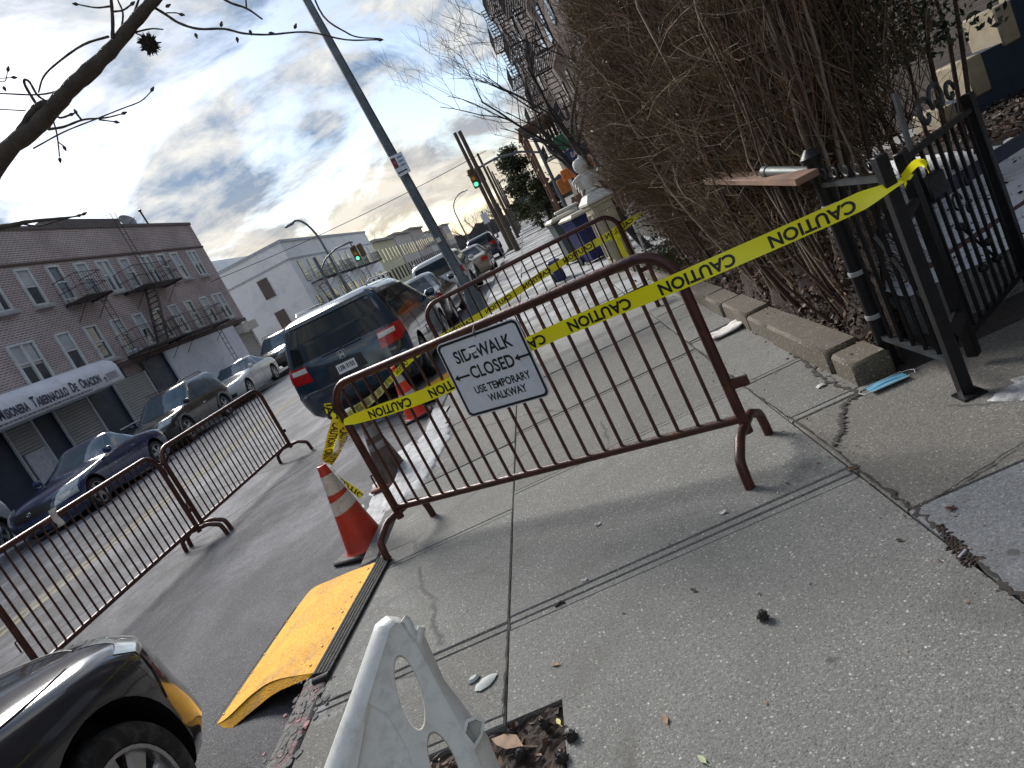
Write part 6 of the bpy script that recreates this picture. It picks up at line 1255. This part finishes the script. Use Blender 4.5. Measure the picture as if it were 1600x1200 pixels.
# ------------------------------------------------------------------ litter on the pavement, ice
MASK = M('mask_blue', (.16, .42, .58), .7, 0, .12, 20)
mp = (gp(1362, 612)+gp(1412, 590))/2; mk = thing('face_mask', 'blue disposable face mask lying beside the garden kerb end', 'face mask', (mp[0], mp[1], .012), math.atan2(*(gp(1412, 590)-gp(1362, 612))[[1, 0]]))
def mf(u, v): return ((u-.5)*.185, (v-.5)*.085, .010*math.sin(v*PI)*math.sin(u*PI)+.004*math.sin(v*18))
MB().grid(mf, 14, 18).build('mask', MASK, mk, smooth=50)
m = MB(); m.tube([((u-.5)*.187, -.044, .004) for u in np.linspace(0, 1, 6)], .0022, 4); m.tube([((u-.5)*.187, .044, .004) for u in np.linspace(0, 1, 6)], .0022, 4); m.build('seam', PAPER, mk)
for sg in (-1, 1): MB().tube([(sg*.092, -.03, .004), (sg*.125, -.035, .003), (sg*.138, .0, .006), (sg*.122, .03, .003), (sg*.092, .034, .004)], .0018, 5).build('ear_loop', PAPER, mk)
p = gp(1136, 519); scrap('paper_scrap', 'crumpled white newspaper on the sidewalk by the hedge', 'paper', (p[0], p[1], .004), (.30, .20, .022), PAPER, 3, True)
p = gp(1250, 497); 
for i, (x, y, s, lb) in enumerate(((935, 821, .030, 'torn white paper scrap right of the front barrier middle'), (914, 908, .024, 'small white ring tab on the middle slab'), (1131, 803, .03, 'pale curled leaf near the front barrier right foot'), (1183, 520, .05, 'flat white paper piece beside the newspaper'), (1283, 604, .05, 'white paper flake by the garden kerb'), (1332, 735, .035, 'reddish wrapper scrap on the joint crossing'), (1487, 797, .03, 'brown leaf scrap beside the cracked joint'))):
    p = gp(x, y); scrap('litter_scrap', lb, 'litter', (p[0], p[1], .003), (s, s*.7, .006), LB[0] if 'reddish' in lb or 'brown' in lb else PAPER, 20+i, True, 'small litter scraps')
for i, (x, y, s, lb) in enumerate(((760, 1067, .036, 'pale grey stone chip, larger of two near the barricade'), (741, 1062, .020, 'pale grey stone chip, smaller of two near the barricade'))):
    p = gp(x, y); q = random.Random(40+i); m = MB(); m.loft([[(s*k*q.uniform(.85, 1.1)*math.cos(a)*1.4, s*k*q.uniform(.8, 1.1)*math.sin(a), z) for a in np.linspace(0, 2*PI, 9)[:-1]] for k, z in ((.8, -.002), (1, .005), (.6, .013))]); o = m.build('stone_chip', M('chip_grey', (.42, .44, .42), .8, 0, .1, 30), smooth=30); o.location = (p[0], p[1], 0); o.rotation_euler = (0, 0, .5); tag(o, lb, 'stone', 'stone chips')
def gumball(label, x, y, r=.017, grp='fallen seed balls', dz=0.):
    p = gp(x, y); o = thing('seed_ball', label, 'seed ball', (p[0], p[1], r*1.05+dz), rb.uniform(0, 6), grp); m = MB(); m.lathe([(.001, -r), (r*.55, -r*.83), (r*.92, -r*.4), (r, 0), (r*.92, r*.4), (r*.55, r*.83), (.001, r)], 12); m.build('core', BARKD, o); m = MB()
    for k in range(60): v = Vector((rb.gauss(0, 1), rb.gauss(0, 1), rb.gauss(0, 1))).normalized(); m.tube([tuple(v*r*.85), tuple(v*r*1.35)], [r*.16, r*.03], 4)
    m.build('spikes', BARKD, o)
gumball('dark fallen seed ball alone in the middle of the near slab', 1195, 969)
for x, y, lb in ((800, 1150, 'top left'), (853, 1135, 'top middle'), (895, 1155, 'by its right edge'), (815, 1182, 'lower left'), (880, 1188, 'lower right')): gumball('dark spiky seed ball in the tree pit, '+lb, x, y, .019, dz=-.012)
p = gp(868, 949); m = MB(); m.tube([(0, 0, .003), (.03, .012, .005), (.045, .0, .003)], [.006, .009, .004], 6); o = m.build('dirt_lump', BARKD); o.location = p; tag(o, 'black lump of dirt on the double joint line', 'lump')
p = gp(1499, 874); m = MB(); m.tube([(0, 0, .005), (.035, .022, .005)], .0045, 8); o = m.build('cigarette_butt', M('butt', (.45, .44, .50), .7)); o.location = p; tag(o, 'pale cigarette butt beside the dirt filled crack', 'cigarette butt')
p = gp(1270, 870-0); 
for i, (x, y, a, s, mt, lb) in enumerate(((795, 1165, .9, .085, LB[2], 'large tan dry leaf with stalk in the tree pit'), (875, 1132, .3, .022, M('leaf_yellow', (.55, .48, .16), .7), 'small yellow leaf in the tree pit'), (1098, 1189, .4, .024, M('leaf_palegreen', (.36, .42, .24), .7), 'pale green leaf at the bottom edge of the near slab'), (1040, 1126, .1, .028, LB[2], 'tan leaf on the near slab above the bottom edge'), (868, 1040, 1.0, .026, LB[2], 'straw coloured seed on the near slab by the joint'), (1405, 846, .6, .018, LB[1], 'dark leaf sliver on the large right slab'), (1084, 924, .5, .022, LB[1], 'dark leaf sliver in the middle of the near slab'), (1231, 757, .2, .02, LB[0], 'brown curled leaf below the barrier right foot'))):
    p = gp(x, y); m = MB(); V = [(0, -.9, .0), (.35, -.3, .3), (.28, .3, .35), (0, .9, .1), (-.28, .3, .35), (-.35, -.3, .3), (0, 0, .1)]; m.add([(q[0]*s, q[1]*s, q[2]*s*.35+.004) for q in V], [(0, 1, 6), (1, 2, 6), (2, 3, 6), (3, 4, 6), (4, 5, 6), (5, 0, 6)]); m.tube([(0, -.9*s, .004), (.1*s, -1.6*s, .006)], s*.035, 4); o = m.build('fallen_leaf', mt); o.location = (p[0], p[1], 0.008 if 'pit' in lb else .002); o.rotation_euler = (0, 0, a); tag(o, lb, 'leaf', 'fallen leaves')
# dirt plug in the right-hand crack, dirt in the joints
m = MB(); q = random.Random(2)
for i in range(260):
    u = q.random(); a = np.array(gp(1468, 822)); b = np.array(gp(1519, 884)); p = a+(b-a)*u+np.array((q.gauss(0, .010)*(.4+u), q.gauss(0, .008), 0)); s = q.uniform(.003, .009)
    m.loft([[(p[0]+s*k*math.cos(t_), p[1]+s*k*math.sin(t_)*.7, z*s) for t_ in np.linspace(0, 2*PI, 6)[:-1]] for k, z in ((.9, -.2), (1, .3), (.4, .9))])
tag(m.build('crack_dirt', [LB[1]]), 'dark crumbs of dirt filling the widened joint on the right', 'dirt', kind='stuff')
def ice(label, outline, z, seed, mat=SNOW, th=.012):
    q = random.Random(seed); c_ = np.mean(np.array(outline), 0); n = len(outline); P = [np.array(p, float) for p in outline]; D = []
    for i in range(n):
        for k in range(7): u = k/7; p = P[i]*(1-u)+P[(i+1) % n]*u; D.append(p+np.array((q.gauss(0, .022), q.gauss(0, .045))))
    m = MB(); rings = []
    for s, h in ((1.02, -.004), (.98, th*.6), (.88, th), (.6, th*.9), (.3, th)): rings.append([(c_[0]+(p[0]-c_[0])*s, c_[1]+(p[1]-c_[1])*s, z+h+q.uniform(-.002, .003)) for p in D])
    m.loft(rings); tag(m.build('ice_patch', mat, smooth=60), label, 'ice', kind='stuff')
ICE = M('ice_dirty', (.34, .35, .37), .7, 0, .3, 12, 1., 30, dirt=((.16, .16, .16), .95, 8))
ice('white frozen slush along the kerb between the cones', [(-1.98, 5.3), (-1.72, 5.2), (-1.55, 5.9), (-1.52, 6.6), (-1.60, 7.3), (-1.66, 7.9), (-1.84, 8.2), (-1.90, 7.0), (-2.0, 6.2)], .0, 1, ICE, .014)
ice('grey frozen slush in the gutter behind the front barrier', [(-2.45, 5.6), (-2.0, 5.4), (-1.96, 6.3), (-2.0, 7.4), (-2.15, 7.8), (-2.5, 7.2)], -.135, 2, ICE, .012)
p0 = gp(1575, 612); ice('white salt crust on the driveway at the right edge', [(p0[0]-.09, p0[1]-.05), (p0[0]+.15, p0[1]-.16), (p0[0]+.5, p0[1]), (p0[0]+.4, p0[1]+.22), (p0[0]+.02, p0[1]+.1)], -.006, 3, M('salt', (.42, .42, .42), .9, 0, .4, 40, .8, 90, dirt=((.16, .155, .145), .8, 12)), .007)

# ------------------------------------------------------------------ unseen rest of the block, added to dim reflections and light from behind
for i, (y0, y1, h, cl) in enumerate(((-46, -31, 9, cols[4]), (-30.5, -16, 8.5, cols[5]), (-15.5, 2.8, 9, cols[2]))): rowhouse('unseen brick and stone house behind the viewer on the right, '+('farthest', 'middle', 'nearest')[i], 7.0, y0, y1, h, tuple(c*.5 for c in cl), 10)
for i, (y0, y1, h, cl) in enumerate(((-50, -30, 10, cols[4]), (-29, -11, 9.5, cols[2]), (-10, 8, 9, cols[4]))): rowhouse('unseen brown brick house across the street behind the viewer, '+('farthest', 'middle', 'nearest')[i], -17.0, y0, y1, h, tuple(c*.5 for c in cl), 10)
